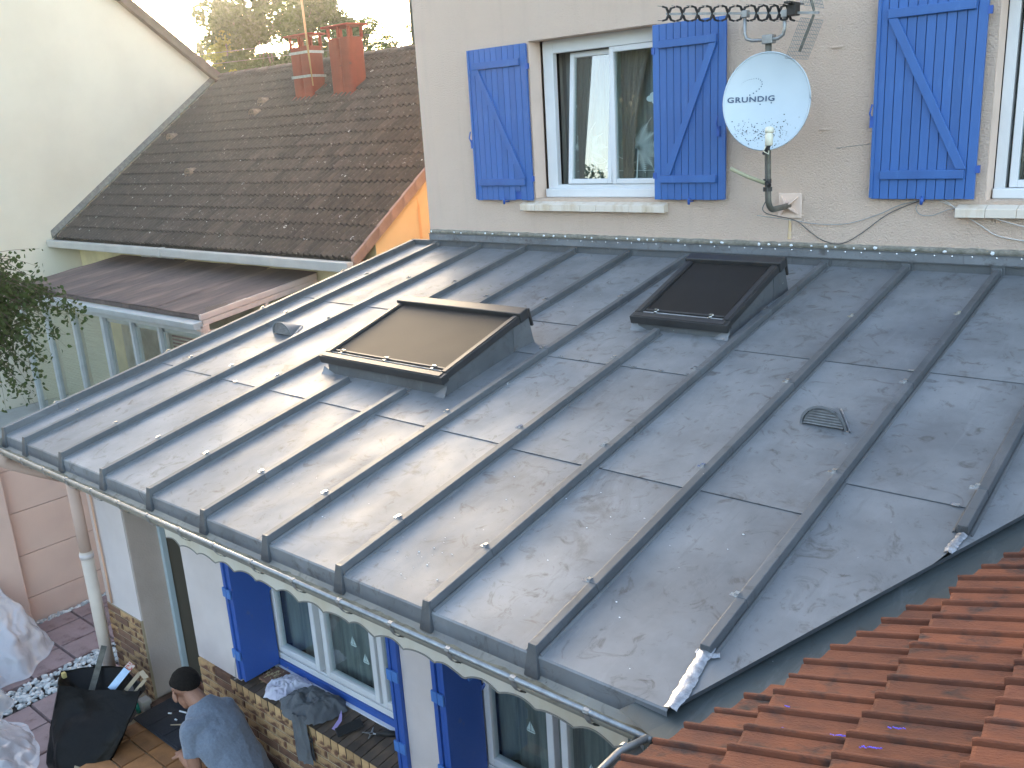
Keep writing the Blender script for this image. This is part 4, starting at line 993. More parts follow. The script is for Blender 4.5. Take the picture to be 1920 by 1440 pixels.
# chimneys
def chimney(x0, x1, y0, y1, zt_, lab, straps):
    zb = nzf(y0)-.15; xm = (x0+x1)/2
    m = MB(); n = 10
    for s, (xa, xb) in enumerate(((x0, xm-.01), (xm+.01, x1))):   # two flue halves with rounded faces
        pts = []
        for k in range(n): a = 2*pi*k/n
        ww = (xb-xa)/2; cx = (xa+xb)/2; cy = (y0+y1)/2; hd = (y1-y0)/2
        for k in range(24):
            a = 2*pi*k/24; e = .35
            pts.append((cx+ww*abs(cos(a))**e*(1 if cos(a) > 0 else -1), cy+hd*abs(sin(a))**e*(1 if sin(a) > 0 else -1), zb))
        m.prism(pts, (0, 0, zt_-zb))
    m.box(xm-.011, xm+.011, y0+.03, y1-.03, zb, zt_-.01)
    c = m.build('chimney', chim, nb, loc=(x0, y0, zb), label=lab)
    for px in (x0+.02, xm, x1-.02):
        for py in (y0+.03, y1-.03): MB().box(px-.022, px+.022, py-.022, py+.022, zt_-.005, zt_+.17).build('cap_post', chim, c, bevel=.005)
    MB().hexa([(x0-.07, y0-.06, zt_+.17), (x1+.06, y0-.06, zt_+.17), (x1+.06, y1+.06, zt_+.18), (x0-.07, y1+.06, zt_+.18), (x0-.07, y0-.06, zt_+.205), (x1+.06, y0-.06, zt_+.205), (x1+.06, y1+.06, zt_+.215), (x0-.07, y1+.06, zt_+.215)]).build('cap_slab', chim, c, bevel=.01)
    MB().hexa([(x0-.04, y0-.05, zb+.1), (x1+.04, y0-.05, zb+.1), (x1+.04, y1+.05, zb+.1), (x0-.04, y1+.05, zb+.1), (x0-.04, y0-.05, nzf(y0-.05)+.05), (x1+.04, y0-.05, nzf(y0-.05)+.05), (x1+.04, y1+.05, nzf(y1+.05)+.05), (x0-.04, y1+.05, nzf(y1+.05)+.05)]).build('chimney_flashing', chim, c)
    if straps:
        for z in (zt_-.10, zt_-.50):
            s = MB(); s.box(x0-.008, x1+.008, y0-.008, y0-.002, z-.022, z+.022).box(x1+.002, x1+.008, y0-.002, y1+.008, z-.022, z+.022).box(x0-.008, x0-.002, y0-.002, y1+.008, z-.022, z+.022)
            s.build('strap', galv, c); MB().box(xm-.03, xm+.03, y0-.028, y0-.009, z-.02, z+.02).build('strap_buckle', galv, c)
    return c
chimney(-6.77, -6.22, 8.18, 8.50, 6.13, 'left red chimney with two grey straps and a tall rod', True)
chimney(-5.70, -5.13, 8.18, 8.52, 6.17, 'right red chimney with dark patches', False)
mast = MB().tube([(-6.10, 8.10, 5.45), (-6.13, 8.10, 6.1), (-6.16, 8.10, 7.2), (-6.18, 8.1, 8.2)], [.010, .018, .016, .016], 8).build('aerial_mast', mat('rusty_mast', (.30, .20, .09), .5, .5), smooth=True)
tag(mast, 'tall rusty aerial rod strapped to the left red chimney', 'mast')
# clay vent tiles on the slope
for (x, y, lab) in ((-7.72, 8.10, 1), (-7.64, 7.82, 1), (-9.85, 7.36, 1), (-7.84, 6.46, 1)):
    z = nzf(y)+.03; m = MB(); n = 8
    pts = [(x+.11*cos(pi*k/n), y, z+.155*sin(pi*k/n)**.7) for k in range(n+1)]; back = [(x+.10*cos(pi*k/n), y+.15, nzf(y+.15)+.03+.05*sin(pi*k/n)) for k in range(n+1)]
    for k in range(n): m.add([pts[k], pts[k+1], back[k+1], back[k]], [(0, 1, 2, 3)])
    m.add(pts, [tuple(range(n+1))]); v = m.build('vent_tile', ventt, nb, loc=(x, y, z))
    h = MB(); 
    for (dx, dz) in ((-.05, .05), (0, .05), (.05, .05), (-.03, .10), (.03, .10)): h.tube([(x+dx, y-.003, z+dz), (x+dx, y+.01, z+dz)], .012, 6)
    h.build('vent_holes', blackm, v, kind='stuff')
# lichen rosettes
lm = MB(); rr = random.Random(11)
for i in range(150):
    x = rr.uniform(-10.4, -2.0); y = rr.uniform(EY+.1, RY-.3) if rr.random() < .5 else rr.uniform(EY+.1, EY+1.8); z = nzf(y)+.060
    r = rr.choice((.008, .010, .013, .018, .030, .036)); n = 9; P = []
    for k in range(n):
        a = 2*pi*k/n; rad = r*rr.uniform(.75, 1.2)
        P.append((x+rad*cos(a), y+rad*sin(a)*cosn, z+rad*sin(a)*sinn))
    if r > .02:
        Q = [(x+(p[0]-x)*.55, y+(p[1]-y)*.55, z+(p[2]-z)*.55) for p in P]; lm.add(P+Q, [(k, (k+1) % n, n+(k+1) % n, n+k) for k in range(n) if rr.random() < .9])
    else: lm.add(P, [tuple(range(n))])
lm.build('lichen_rosette', lichen, nb, kind='stuff')

# ------------------------------------------------------------------ white gable house at the left
wh = thing('white_house', (-10.65, 3, 0), 'tall plain white gable wall at the upper left', 'house')
gz = lambda y: 5.84+(9.09-y)*.776
RWY = 3.4
MB().add([(-10.65, -3, 0), (-10.65, 9.35, 0), (-10.65, 9.35, gz(9.35)), (-10.65, RWY, gz(RWY)), (-10.65, -3, gz(RWY)-.776*(RWY+3))], [(0, 1, 2, 3, 4)]).build('gable_wall', white_r, wh)
MB().add([(-18, 9.35, 0), (-18, 9.35, gz(9.35)), (-10.65, 9.35, gz(9.35)), (-10.65, 9.35, 0)], [(0, 1, 2, 3)]).build('side_wall', white_r, wh)
for sgn in (1, -1):
    ya, za = (RWY, gz(RWY)); yb = 9.75 if sgn > 0 else -3.2; zb_ = gz(9.75) if sgn > 0 else gz(RWY)-.776*(RWY+3.2)
    MB().hexa([(-18.5, ya, za+.0), (-10.50, ya, za+.0), (-10.50, yb, zb_), (-18.5, yb, zb_), (-18.5, ya, za+.22), (-10.50, ya, za+.22), (-10.50, yb, zb_+.22), (-18.5, yb, zb_+.22)]).build('roof', fascia, wh)
MB().hexa([(-10.499, RWY, gz(RWY)-.02), (-10.47, RWY, gz(RWY)-.02), (-10.47, 9.78, gz(9.78)-.02), (-10.499, 9.78, gz(9.78)-.02), (-10.499, RWY, gz(RWY)+.20), (-10.47, RWY, gz(RWY)+.20), (-10.47, 9.78, gz(9.78)+.20), (-10.499, 9.78, gz(9.78)+.20)]).build('barge_board', fascia, wh)

# ------------------------------------------------------------------ veranda
ve = thing('veranda', (-3.2, 3.66, 0), 'glazed lean-to veranda with a weathered purplish-brown roof, between tree and zinc roof', 'veranda')
VY, VX0, VX1 = 3.66, -8.95, -3.2
vzr = lambda y: 2.46+(y-VY)*.131
sh = MB(); ns = 5
for i in range(ns):
    a = VX0+(VX1-.02-VX0)*i/ns; b = VX0+(VX1-.02-VX0)*(i+1)/ns; j = .006*(i % 2)
    MB().grid(lambda u, v: (a+(b-a)*u, VY-.05-.015*nz(u*4+i*7, 2)*(1-v)+v*2.0, vzr(VY-.05+v*2.0)+.02+j+.01*nz((a+(b-a)*u)*2, v*5)), 12, 14).build('roof_sheet', felt, ve, loc=(a, VY, 2.4), smooth=True)
MB().hexa([(VX0, VY-.04, 2.40), (VX1, VY-.04, 2.40), (VX1, 5.5, vzr(5.5)-.03), (VX0, 5.5, vzr(5.5)-.03), (VX0, VY-.04, 2.465), (VX1, VY-.04, 2.465), (VX1, 5.5, vzr(5.5)+.012), (VX0, 5.5, vzr(5.5)+.012)]).build('roof_board', felt, ve)
MB().hexa([(VX0, VY-.17, 2.30), (VX1+.02, VY-.17, 2.30), (VX1+.02, VY-.045, 2.29), (VX0, VY-.045, 2.29), (VX0, VY-.19, 2.385), (VX1+.02, VY-.19, 2.385), (VX1+.02, VY-.045, 2.40), (VX0, VY-.045, 2.40)]).build('rain_gutter', alu, ve, bevel=.01)
MB().box(VX0, VX1, VY-.04, VY+.04, 2.20, 2.295).build('top_rail', alu, ve, bevel=.005)
MB().box(VX0, VX1, VY-.04, VY+.04, .02, .10).build('bottom_rail', alu, ve)
posts = [-8.93, -8.0, -7.0, -6.0, -5.13, -4.36, -3.3]
for i, x in enumerate(posts):
    w = .045 if i == 3 else .028
    MB().box(x-w, x+w, VY-.048, VY+.045, .10, 2.20).build('post', alu, ve, bevel=.004)
for i in range(len(posts)-1):
    a, b = posts[i]+.03, posts[i+1]-.03
    MB().box(a, b, VY-.004, VY+.004, .10, 2.20).build('pane', glassv, ve)
    if i < 3:
        bl_ = MB()
        for k in range(46): bl_.box(a+.03, b-.02, VY+.075, VY+.080, .16+k*.0435, .16+k*.0435+.039)
        bl_.build('roller_blind', curtg, ve)
    if i >= 3:
        MB().box(a, a+.05, VY+.01, VY+.05, .1, 2.2).build('sash', alu, ve)
        MB().box(a, b, VY+.01, VY+.05, 2.13, 2.198).build('sash', alu, ve)
bb = MB()
for k in range(16): bb.box(-4.28, -3.5, VY+.10, VY+.105, 1.30+k*.05, 1.325+k*.05)
bb.build('red_slat_blind', mat('red_slats', (.16, .055, .045), .7), ve)
MB().box(VX0, VX1, 5.30, 5.34, 0, 2.6).build('inner_wall', mat('veranda_wall', (.60, .59, .50), .9, 0, (.36, .34, .28), 2, 6), ve)
MB().box(-6.0, -5.2, 4.5, 4.55, .5, 1.35).build('stored_board', mat('teal_board', (.10, .24, .26), .6), ve)
MB().tube([(-5.9, 4.2, .05), (-5.9, 4.2, .8), (-5.5, 4.2, .85)], .05, 8).build('stored_bag', mat('ochre_cloth', (.35, .22, .08), .9), ve, smooth=True)
# side frame in peach, rising with the roof
def sbar(y0, z0, y1, z1, h, t=.045, m=alup, nm='side_rail'):
    MB().hexa([(VX1-t, y0, z0), (VX1+.004, y0, z0), (VX1+.004, y1, z1), (VX1-t, y1, z1), (VX1-t, y0, z0+h), (VX1+.004, y0, z0+h), (VX1+.004, y1, z1+h), (VX1-t, y1, z1+h)]).build(nm, m, ve, bevel=.005)
sbar(VY-.05, 2.40, 5.5, vzr(5.5)-.06, .075); sbar(VY-.03, 2.325, 5.5, vzr(5.5)-.135, .07, .035)
sbar(VY, 2.17, 5.5, 2.17+.02, .08)
MB().box(VX1-.06, VX1+.01, VY-.05, VY+.05, .1, 2.34).build('corner_post', alup, ve, bevel=.006)
MB().box(VX1-.08, VX1+.02, VY-.09, VY+.0, 2.26, 2.34).build('gutter_end_block', alup, ve, bevel=.01)
for y in (4.62, 5.4): MB().box(VX1-.05, VX1, y-.025, y+.025, .1, vzr(y)-.12).build('side_post', alup, ve)
MB().box(VX1-.03, VX1-.022, VY+.05, 5.4, .1, 2.56).build('pane', glassv, ve)

# ------------------------------------------------------------------ satellite dish and its wall mast
MX, MY = 4.278, 4.02
ms_ = thing('wall_mast', (MX, L, 3.84), 'bent grey steel mast bracketed to the pink wall, carrying dish and aerial', 'mast')
pts = [(MX, L-.03, 3.842), (MX, MY+.10, 3.842)]+[(MX, MY+.10-.10*sin(t*pi/2/6), 3.942-.10*cos(t*pi/2/6)) for t in range(1, 7)]+[(MX-.01, MY, 4.3), (MX-.02, MY, 5.06)]
MB().tube(pts, .0225, 12).build('pipe', oldpipe, ms_, smooth=True)
pm = MB(); pm.box(MX-.095, MX+.095, L-.014, L-.003, 3.745, 3.935); pm.build('wall_plate', pinksm, ms_, bevel=.01)
gs = MB()
for a in range(4):
    t = a*pi/2+pi/4; d = Vector((cos(t), 0, sin(t))); n = Vector((-sin(t), 0, cos(t)))*.004
    c0 = Vector((MX, L-.014, 3.842)); gs.prism([c0+d*.02+n, c0+d*.10+n, c0+d*.02+n+Vector((0, -.07, 0))], -2*n)
gs.build('gusset', pinksm, ms_)
MB().tube([(MX-.005, MY, 3.985), (MX-.005, MY, 4.015)], .033, 12).build('clamp', dark, ms_)
MB().tube([(MX-.008, MY, 4.045), (MX-.008, MY, 4.075)], .030, 12).build('clamp', dark, ms_)
MB().tube([(MX, MY-.03, 4.05), (MX+.03, MY-.05, 4.03)], .018, 8).build('wing_nut', blackm, ms_)
tag(MB().tube([(4.27, MY-.03, 4.045), (4.16, MY-.10, 4.10), (4.05, MY-.16, 4.165)], .0145, 8).build('stub_pipe', mat('yellowed_plastic', (.36, .34, .22), .6), smooth=True), 'short yellowed tube sticking out left from the wall mast', 'tube')
# dish faces the photographer's left-front; normal in plan
dish = thing('satellite_dish', (MX, MY, 4.60), 'pale blue oval satellite dish printed GRUNDIG on the pink wall', 'satellite dish')
DC = Vector((4.295, MY-.10, 4.622)); nv = Vector((.33, -.94, .12)).normalized()
ux = Vector((0, 0, 1)).cross(nv).normalized(); uz = nv.cross(ux).normalized()
if ux.x < 0: ux = -ux
uz = Vector((0, 0, 1))-nv*nv.z; uz.normalize()
RW, RH, DP = .300, .336, .040
def DP_(a, b, off=0): return DC+ux*a*RW+uz*b*RH-nv*(DP*(1-(a*a+b*b)))+nv*off
dm_ = MB(); nr, na = 10, 48
dm_.grid(lambda u, v: DP_(v*cos(2*pi*u), v*sin(2*pi*u)), na, nr); dm_.grid(lambda u, v: DP_(v*cos(2*pi*u), v*sin(2*pi*u), -.005), na, nr)
dm_.build('reflector', dishm, dish, smooth=True)
MB().tube([DC+ux*RW*cos(2*pi*k/48)+uz*RH*sin(2*pi*k/48) for k in range(49)], .006, 6).build('rim', dishm, dish, smooth=True)
# print: word and dotted arc
fc = bpy.data.curves.new('print', 'FONT'); fc.body = 'GRUNDIG'; fc.size = .060; fc.space_character = 1.12; fc.align_x = 'CENTER'; fc.offset = .0012
tmp = bpy.data.objects.new('print', fc); COL.objects.link(tmp)
bpy.context.view_layer.update(); dg = bpy.context.evaluated_depsgraph_get()
tme = bpy.data.meshes.new_from_object(tmp.evaluated_get(dg)); bpy.data.objects.remove(tmp)
bmm = bmesh.new(); bmm.from_mesh(tme); 
pm_ = MB(); pm_.add([DP_((v.co.x*1.12-.108)/RW, (v.co.y*.86+.008)/RH, .0050) for v in bmm.verts], [tuple(v.index for v in f.verts) for f in bmm.faces]); bmm.free()
dots = [(-.175, .135), (-.165, .145), (-.152, .152), (-.138, .158), (-.122, .162), (-.108, .164), (-.092, .166), (-.075, .166), (-.060, .162), (-.046, .154), (-.036, .142), (-.034, .126), (-.040, .110), (-.054, .094), (-.073, .080), (-.093, .067), (-.118, .056)]
for i, (a, b) in enumerate(dots):
    r = .0016+.0034*i/16; n = 8; pm_.add([DP_((a+r*cos(2*pi*k/n))/RW, (b+r*sin(2*pi*k/n))/RH, .0025) for k in range(n)], [tuple(range(n))])
for (a, b) in ((-.045, -.012), (.032, -.006)): pm_.add([DP_((a+.005*cos(2*pi*k/8))/RW, (b+.005*sin(2*pi*k/8))/RH, .0025) for k in range(8)], [tuple(range(8))])
pm_.build('dish_print', logoc, dish)
sp = MB(); rr = random.Random(5)
for i in range(230):
    a, b = rr.gauss(.04, .36), rr.gauss(-.66, .17)
    if rr.random() < .15: a = rr.uniform(-.75, -.35); b = rr.uniform(-.7, -.4)
    if a*a+b*b > .95 or b > -.25: continue
    r = rr.uniform(.0015, .0045); n = 6; e = rr.uniform(.5, 1.6)
    sp.add([DP_(a+r*e*cos(2*pi*k/n)/RW, b+r*sin(2*pi*k/n)/RH, .003) for k in range(n)], [tuple(range(n))])
sp.build('lichen_specks', mat('dark_specks', (.07, .075, .075), .9), dish, kind='stuff')
MB().box(MX-.05, MX+.012, MY-.028, MY+.03, 4.53, 4.70).build('dish_bracket', galv, dish)
f0 = DP_(0, -.99, .0); f1 = Vector((4.452, 3.64, 4.325))
MB().tube([f0-nv*.03-uz*.01, f0+nv*.05-uz*.03, f1], .013, 8).build('feed_arm', dark, dish, smooth=True)
lb = MB(); ax = (DC-f1).normalized(); lc = f1+Vector((0, 0, .055))
lb.tube([lc-uz*.055, lc-uz*.05, lc+uz*.02, lc+uz*.030], [.020, .027, .027, .020], 12)
lb.build('lnb_body', lnbm, dish, smooth=True)
MB().tube([lc+uz*.030, lc+uz*.036, lc+uz*.062+nv*-.012, lc+uz*.072-nv*.016], [.020, .030, .030, .012], 14).build('lnb_cap', lnbm, dish, smooth=True)
MB().tube([lc-uz*.055, lc-uz*.085], .010, 8).build('lnb_plug', blackm, dish)
MB().tube([lc-uz*.05+ux*-.02, lc-uz*.09-ux*.035, lc-uz*.11+ux*.0, f1-uz*.02], .0045, 6).build('lnb_lead', lnbm, dish, smooth=True)
# ------------------------------------------------------------------ UHF aerial
an = thing('tv_aerial', (4.10, MY, 5.2), 'long television aerial with X-shaped elements and mesh reflector above the dish', 'aerial')
xa, xb = 3.43, 4.62; zA = lambda x: 5.308-(x-3.449)*.109
MB().hexa([(xa, MY-.008, zA(xa)-.008), (xb, MY-.008, zA(xb)-.008), (xb, MY+.008, zA(xb)-.008), (xa, MY+.008, zA(xa)-.008), (xa, MY-.008, zA(xa)+.008), (xb, MY-.008, zA(xb)+.008), (xb, MY+.008, zA(xb)+.008), (xa, MY+.008, zA(xa)+.008)]).build('boom', galv, an)
for i, x in enumerate((3.449, 3.569, 3.715-.02, 3.818, 3.942, 4.058, 4.165, 4.257, 4.335, 4.405)):
    m = MB(); z = zA(x); s = 1.0
    for (sy, sz, yy) in ((-1, 1, 1), (1, 1, 1), (-1, -1, 1), (1, -1, 1)):
        e1 = Vector((x+sy*.0, MY+sy*.035, z+sz*.042)); e2 = Vector((x+sy*.012, MY+sy*.070, z+sz*.050))
        m.tube([(x, MY, z), (x, MY+sy*.012, z+sz*.018), e1], [.010, .011, .0095], 6); m.tube([e1, e2], .007, 6)
        m.tube([e2, e2+Vector((0, sy*.07, 0))], .0016, 4)
    m.build('director', antb, an, loc=(x, MY, z))
x = 4.44; z = zA(x)
MB().hexa([(x-.03, MY-.05, z-.02), (x+.03, MY-.05, z-.02), (x+.03, MY+.04, z-.02), (x-.03, MY+.04, z-.02), (x-.03, MY-.05, z+.055), (x+.03, MY-.05, z+.055), (x+.03, MY+.04, z+.055), (x-.03, MY+.04, z+.055)]).build('dipole_box', antb, an, bevel=.006)
MB().box(x-.02, x+.02, MY-.12, MY+.12, z+.055, z+.068).build('dipole', antb, an)
# reflector: two wire-mesh wings opening away from the boom
xr = 4.585
for sg in (1, -1):
    d = Vector((-.45 if sg < 0 else .10, 0, sg*1)).normalized()
    if sg < 0: d = Vector((-.38, 0, -.92)).normalized()
    else: d = Vector((-.30, 0, .95)).normalized()
    O = Vector((xr, MY, zA(xr)+sg*.012)); m = MB(); H = .30
    for k in range(15): p = O+Vector((0, -.19+.38*k/14, 0)); m.tube([p+d*.03, p+d*H], .0017, 3)
    for k in range(12): p = O+d*(.03+(H-.03)*k/11); m.tube([p+Vector((0, -.19, 0)), p+Vector((0, .19, 0))], .0017, 3)
    m.build('reflector_mesh', galv, an)
    MB().tube([O, O+d*.25], .009, 6).build('reflector_arm', oldpipe, an)
ub = [(4.085, MY-.02, zA(4.085)-.01), (4.085, MY-.02, 5.10), (4.10, MY-.02, 5.063), (4.14, MY-.02, 5.048), (4.26, MY-.02, 5.040), (4.34, MY-.02, 5.043), (4.375, MY-.02, 5.065), (4.385, MY-.02, 5.10), (4.385, MY-.02, zA(4.385)-.01)]
MB().tube(ub, .0125, 10).build('u_bracket', galv, an, smooth=True)
for x in (4.085, 4.385): MB().box(x-.022, x+.022, MY-.04, MY+.014, zA(x)-.03, zA(x)+.018).build('boom_clamp', galv, an, bevel=.004)
MB().box(MX-.055, MX+.025, MY-.04, MY+.03, 5.015, 5.075).build('mast_clamp', galv, an, bevel=.005)
# ------------------------------------------------------------------ cables on the wall
def cable(name, pts, r, m, lab):
    P = [Vector(p) for p in pts]; out = []
    for i in range(len(P)-1):
        p0, p1, p2, p3 = P[max(i-1, 0)], P[i], P[i+1], P[min(i+2, len(P)-1)]
        for k in range(6):
            t = k/6; out.append(.5*((2*p1)+(p2-p0)*t+(2*p0-5*p1+4*p2-p3)*t*t+(3*p1-p0-3*p2+p3)*t**3))
    out.append(P[-1]); return tag(MB().tube(out, r, 6).build(name, m, smooth=True), lab, 'cable')
yc = L-.012
cable('coaxial_cable', [(4.265, MY-.03, 4.36), (4.275, MY-.03, 4.1), (4.285, MY-.03, 3.95), (4.24, MY+.02, 3.83), (4.34, L-.06, 3.735), (4.45, yc, 3.64), (4.56, yc, 3.575), (4.70, yc, 3.562), (4.84, yc, 3.643), (5.03, yc, 3.79), (5.25, yc, 3.888)], .0035, cabled, 'dark cable drooping from the mast to just above the flashing')
cable('coaxial_cable', [(4.17, MY+.05, 3.80), (4.34, L-.05, 3.731), (4.48, yc, 3.705), (4.72, yc, 3.71), (4.95, yc, 3.78), (5.10, yc, 3.85), (5.26, yc, 3.89)], .0032, cablem, 'pale upper cable between the mast and the right shutter')
cable('coaxial_cable', [(5.30, yc, 3.89), (5.40, yc, 3.885), (5.52, yc, 3.80), (5.65, yc, 3.716), (5.78, yc, 3.645), (6.1, yc, 3.60)], .0038, mat('white_cable', (.66, .62, .58), .6), 'white cable slanting down from under the right shutter')
cable('coaxial_cable', [(5.36, yc, 3.888), (5.50, yc, 3.83), (5.62, yc, 3.80), (5.91, L-.09, 3.73), (6.2, L-.09, 3.68)], .0036, mat('cream_cable', (.55, .50, .45), .6), 'cream cable crossing below the right window sill')
cable('coaxial_cable', [(5.24, yc, 3.88), (5.215, yc, 3.83), (5.25, yc, 3.785), (5.33, yc, 3.782), (5.44, yc, 3.826), (5.56, yc, 3.85)], .0028, cablem, 'small cable loop hanging under the right shutter catch')

# ------------------------------------------------------------------ overhead wires far off
for i in range(4):
    z0 = 6.9+i*.42
    tag(MB().tube([(-30+k*2.2, 19+k*1.35-0*k, z0-.15*sin(pi*k/10)+.13*k) for k in range(11)], .012, 4).build('overhead_wire', cabled), ('lowest', 'second lowest', 'second highest', 'highest')[i]+' of four thin overhead wires before the far trees', 'wire', 'overhead wires left of the chimneys')

# ------------------------------------------------------------------ trees
def leafcloud(mb, clumps, n, s, rnd, hang=0):
    for _ in range(n):
        c, r = clumps[rnd.randrange(len(clumps))]
        while True:
            d = Vector((rnd.uniform(-1, 1), rnd.uniform(-1, 1), rnd.uniform(-1, 1)))
            if .05 < d.length < 1: break
        d = d.normalized()*(d.length**.45); p = Vector((c[0]+d.x*r[0], c[1]+d.y*r[1], c[2]+d.z*r[2]))
        a = Vector((rnd.uniform(-1, 1), rnd.uniform(-1, 1), rnd.uniform(-1, .6)-hang)).normalized(); b = a.cross(Vector((rnd.uniform(-1, 1), rnd.uniform(-1, 1), rnd.uniform(-1, 1)))).normalized()
        k = s*rnd.uniform(.6, 1.3)
        mb.add([p-a*k, p-b*k*.55+a*k*.1, p+a*k, p+b*k*.55+a*k*.1], [(0, 1, 2, 3)])
def tree(name, x, y, h, cr, trunk_h, seed, lm_, label, cat='tree', group=None, nleaf=9000, ls=.16, squash=1.0, nclump=26):
    rnd = random.Random(seed); t = thing(name, (x, y, 0), label, cat, group)
    tr = MB(); top = Vector((x+rnd.uniform(-.3, .3), y, trunk_h+ (h-trunk_h)*.55)); tr.tube([(x, y, 0), (x+.05, y, trunk_h*.6), top*.5+Vector((x, y, trunk_h))*.5, top], [.28*h/14, .22*h/14, .14*h/14, .05*h/14], 8)
    clumps = []
    cz = (h+trunk_h)/2
    for i in range(nclump):
        a = rnd.random()*2*pi; e = rnd.uniform(-.9, 1); rad = sqrt(max(0, 1-e*e))*rnd.uniform(.35, 1)
        c = (x+cr*rad*cos(a), y+cr*rad*sin(a), cz+(h-trunk_h)/2*.86*e); r = cr*rnd.uniform(.24, .42)
        clumps.append((c, (r, r, r*.75*squash)))
        tr.tube([Vector((x, y, trunk_h+(h-trunk_h)*.3*rnd.random())), (Vector((x, y, cz))+Vector(c))/2, c], [.07*h/14, .05*h/14, .02*h/14], 5)
    tr.build('trunk', barkm, t)
    cm = MB(); leafcloud(cm, clumps, nleaf, ls, rnd); cm.build('crown', lm_, t)
    return t
tree('broadleaf_tree', -33.9, 26.2, 12.6, 3.0, 2, 1, leaf_far, 'large sunlit tree behind the ridge, left of the chimneys', ls=.11, nleaf=30000)
tree('broadleaf_tree', -33.2, 24.4, 10.2, 1.7, 2, 9, leaf_glow, 'lower glowing tree at the left end of the tree line', ls=.09, nleaf=8000)
tree('broadleaf_tree', -34.6, 28.9, 13.6, 3.0, 2, 2, leaf_far, 'tall tree directly behind the left red chimney', ls=.11, nleaf=26000)
tree('broadleaf_tree', -35.6, 32.3, 12.6, 3.1, 2, 3, leaf_dk, 'dark rounded tree behind the right red chimney', ls=.11, nleaf=30000)
tree('broadleaf_tree', -34.2, 34.1, 11.4, 2.1, 2, 4, leaf_far, 'loose light-dappled tree right of the chimneys', ls=.09, nleaf=7000)
tree('broadleaf_tree', -31.0, 33.2, 9.9, 2.0, 2, 5, leaf_far, 'low tree between the chimneys and the pink house', ls=.09, nleaf=8000)
tree('broadleaf_tree', -28.4, 32.6, 10.6, .8, 2, 12, leaf_far, 'small treetop against the edge of the pink house', ls=.09, nleaf=1800)
tree('broadleaf_tree', -36.5, 29.5, 9.2, 3.6, .5, 31, leaf_dk, 'low dark foliage filling in behind the ridge left of the chimneys', ls=.12, nleaf=16000)
tree('broadleaf_tree', -34.5, 35.0, 8.8, 3.8, .5, 32, leaf_far, 'low foliage filling in behind the ridge right of the chimneys', ls=.12, nleaf=16000)
tree('conical_tree', -35.4, 23.5, 9.7, .8, 3, 7, leaf_glow, 'pale glare-veiled treetop showing past the white roof edge', ls=.09, nleaf=3000)
tree('leafy_bush', -13.0, 11.0, 6.75, .62, 1.5, 6, leaf_glow, 'bright yellow-green bush peeping over the brown ridge by the white gable', 'bush', ls=.05, nleaf=3600, nclump=22)
# near tree at the left edge: boughs with hanging twigs
nt_ = thing('overhanging_tree', (-3.9, .75, 0), 'leafy birch-like branches hanging in at the left edge before the veranda', 'tree')
rnd = random.Random(21); trn = MB(); trn.tube([(-3.9, .75, 0), (-3.85, .8, 1.6), (-3.7, .9, 2.8), (-3.65, 1.0, 4.2)], [.09, .075, .06, .03], 10)
lv = MB()
def leaf(p, s, rnd):
    a = Vector((rnd.uniform(-1, 1), rnd.uniform(-1, 1), rnd.uniform(-1.4, .3))).normalized(); b = a.cross(Vector((rnd.uniform(-1, 1), rnd.uniform(-1, 1), rnd.uniform(-.2, 1)))).normalized(); n = a.cross(b)
    k = s*rnd.uniform(.7, 1.25)
    lv.add([p, p+a*k*.35+b*k*.36+n*k*.07, p+a*k*.75+b*k*.26+n*k*.04, p+a*k*1.15, p+a*k*.75-b*k*.26+n*k*.04, p+a*k*.35-b*k*.36+n*k*.07, p+a*k*.6-n*k*.03], [(0, 1, 6), (1, 2, 6), (2, 3, 6), (3, 4, 6), (4, 5, 6), (5, 0, 6)])
def twig(p0, p1, nl, s, r0=.008, dens=2):
    p0, p1 = Vector(p0), Vector(p1); mid = (p0+p1)/2+Vector((0, 0, .12*(p1-p0).length)); pts = []
    for k in range(8):
        t = k/7; pts.append(p0*(1-t)**2+mid*2*t*(1-t)+p1*t*t)
    trn.tube(pts, [r0*(1-.8*k/7) for k in range(8)], 4)
    for _ in range(nl):
        t = rnd.random()**.8; i = min(int(t*7), 6); q = pts[i].lerp(pts[i+1], t*7-i); leaf(q+Vector((rnd.gauss(0, .035), rnd.gauss(0, .035), rnd.gauss(0, .035))), s, rnd)
B0 = Vector((-3.7, .95, 3.0))
ends = []
for i in range(64):
    t = rnd.random(); along = rnd.random()
    # target region: narrow wedge in front of the veranda, densest at mid height
    zt2 = rnd.gauss(2.95, .38); x = rnd.uniform(-3.9, -3.1); y = 1.15+rnd.random()*.95*max(.25, 1-abs(zt2-3.05)/.9)
    st_ = B0+Vector((rnd.uniform(-.3, .3), rnd.uniform(-.2, .35), rnd.uniform(-.3, .7)))
    twig(st_, (x, y, zt2), 38, .052)
    for j in range(2): twig(Vector((x, y, zt2))*.6+st_*.4, (x+rnd.uniform(-.2, .2), y+rnd.uniform(.0, .30), zt2-rnd.uniform(.15, .55)), 18, .052, .004)
for (x, y, z) in ((-3.6, 1.55, 3.9), (-3.6, 1.42, 4.35), (-3.5, 1.35, 3.7), (-3.4, 1.9, 3.55), (-3.4, 1.62, 2.25), (-3.3, 1.35, 2.1), (-3.3, 1.5, 1.95), (-3.3, 1.25, 2.0), (-3.3, 2.0, 2.55)):
    twig((-3.65, 1.0, z-.1 if z > 3 else 2.6), (x, y, z), 16, .045, .005)
trn.build('trunk', barkm, nt_); lv.build('crown', leaf_near, nt_)
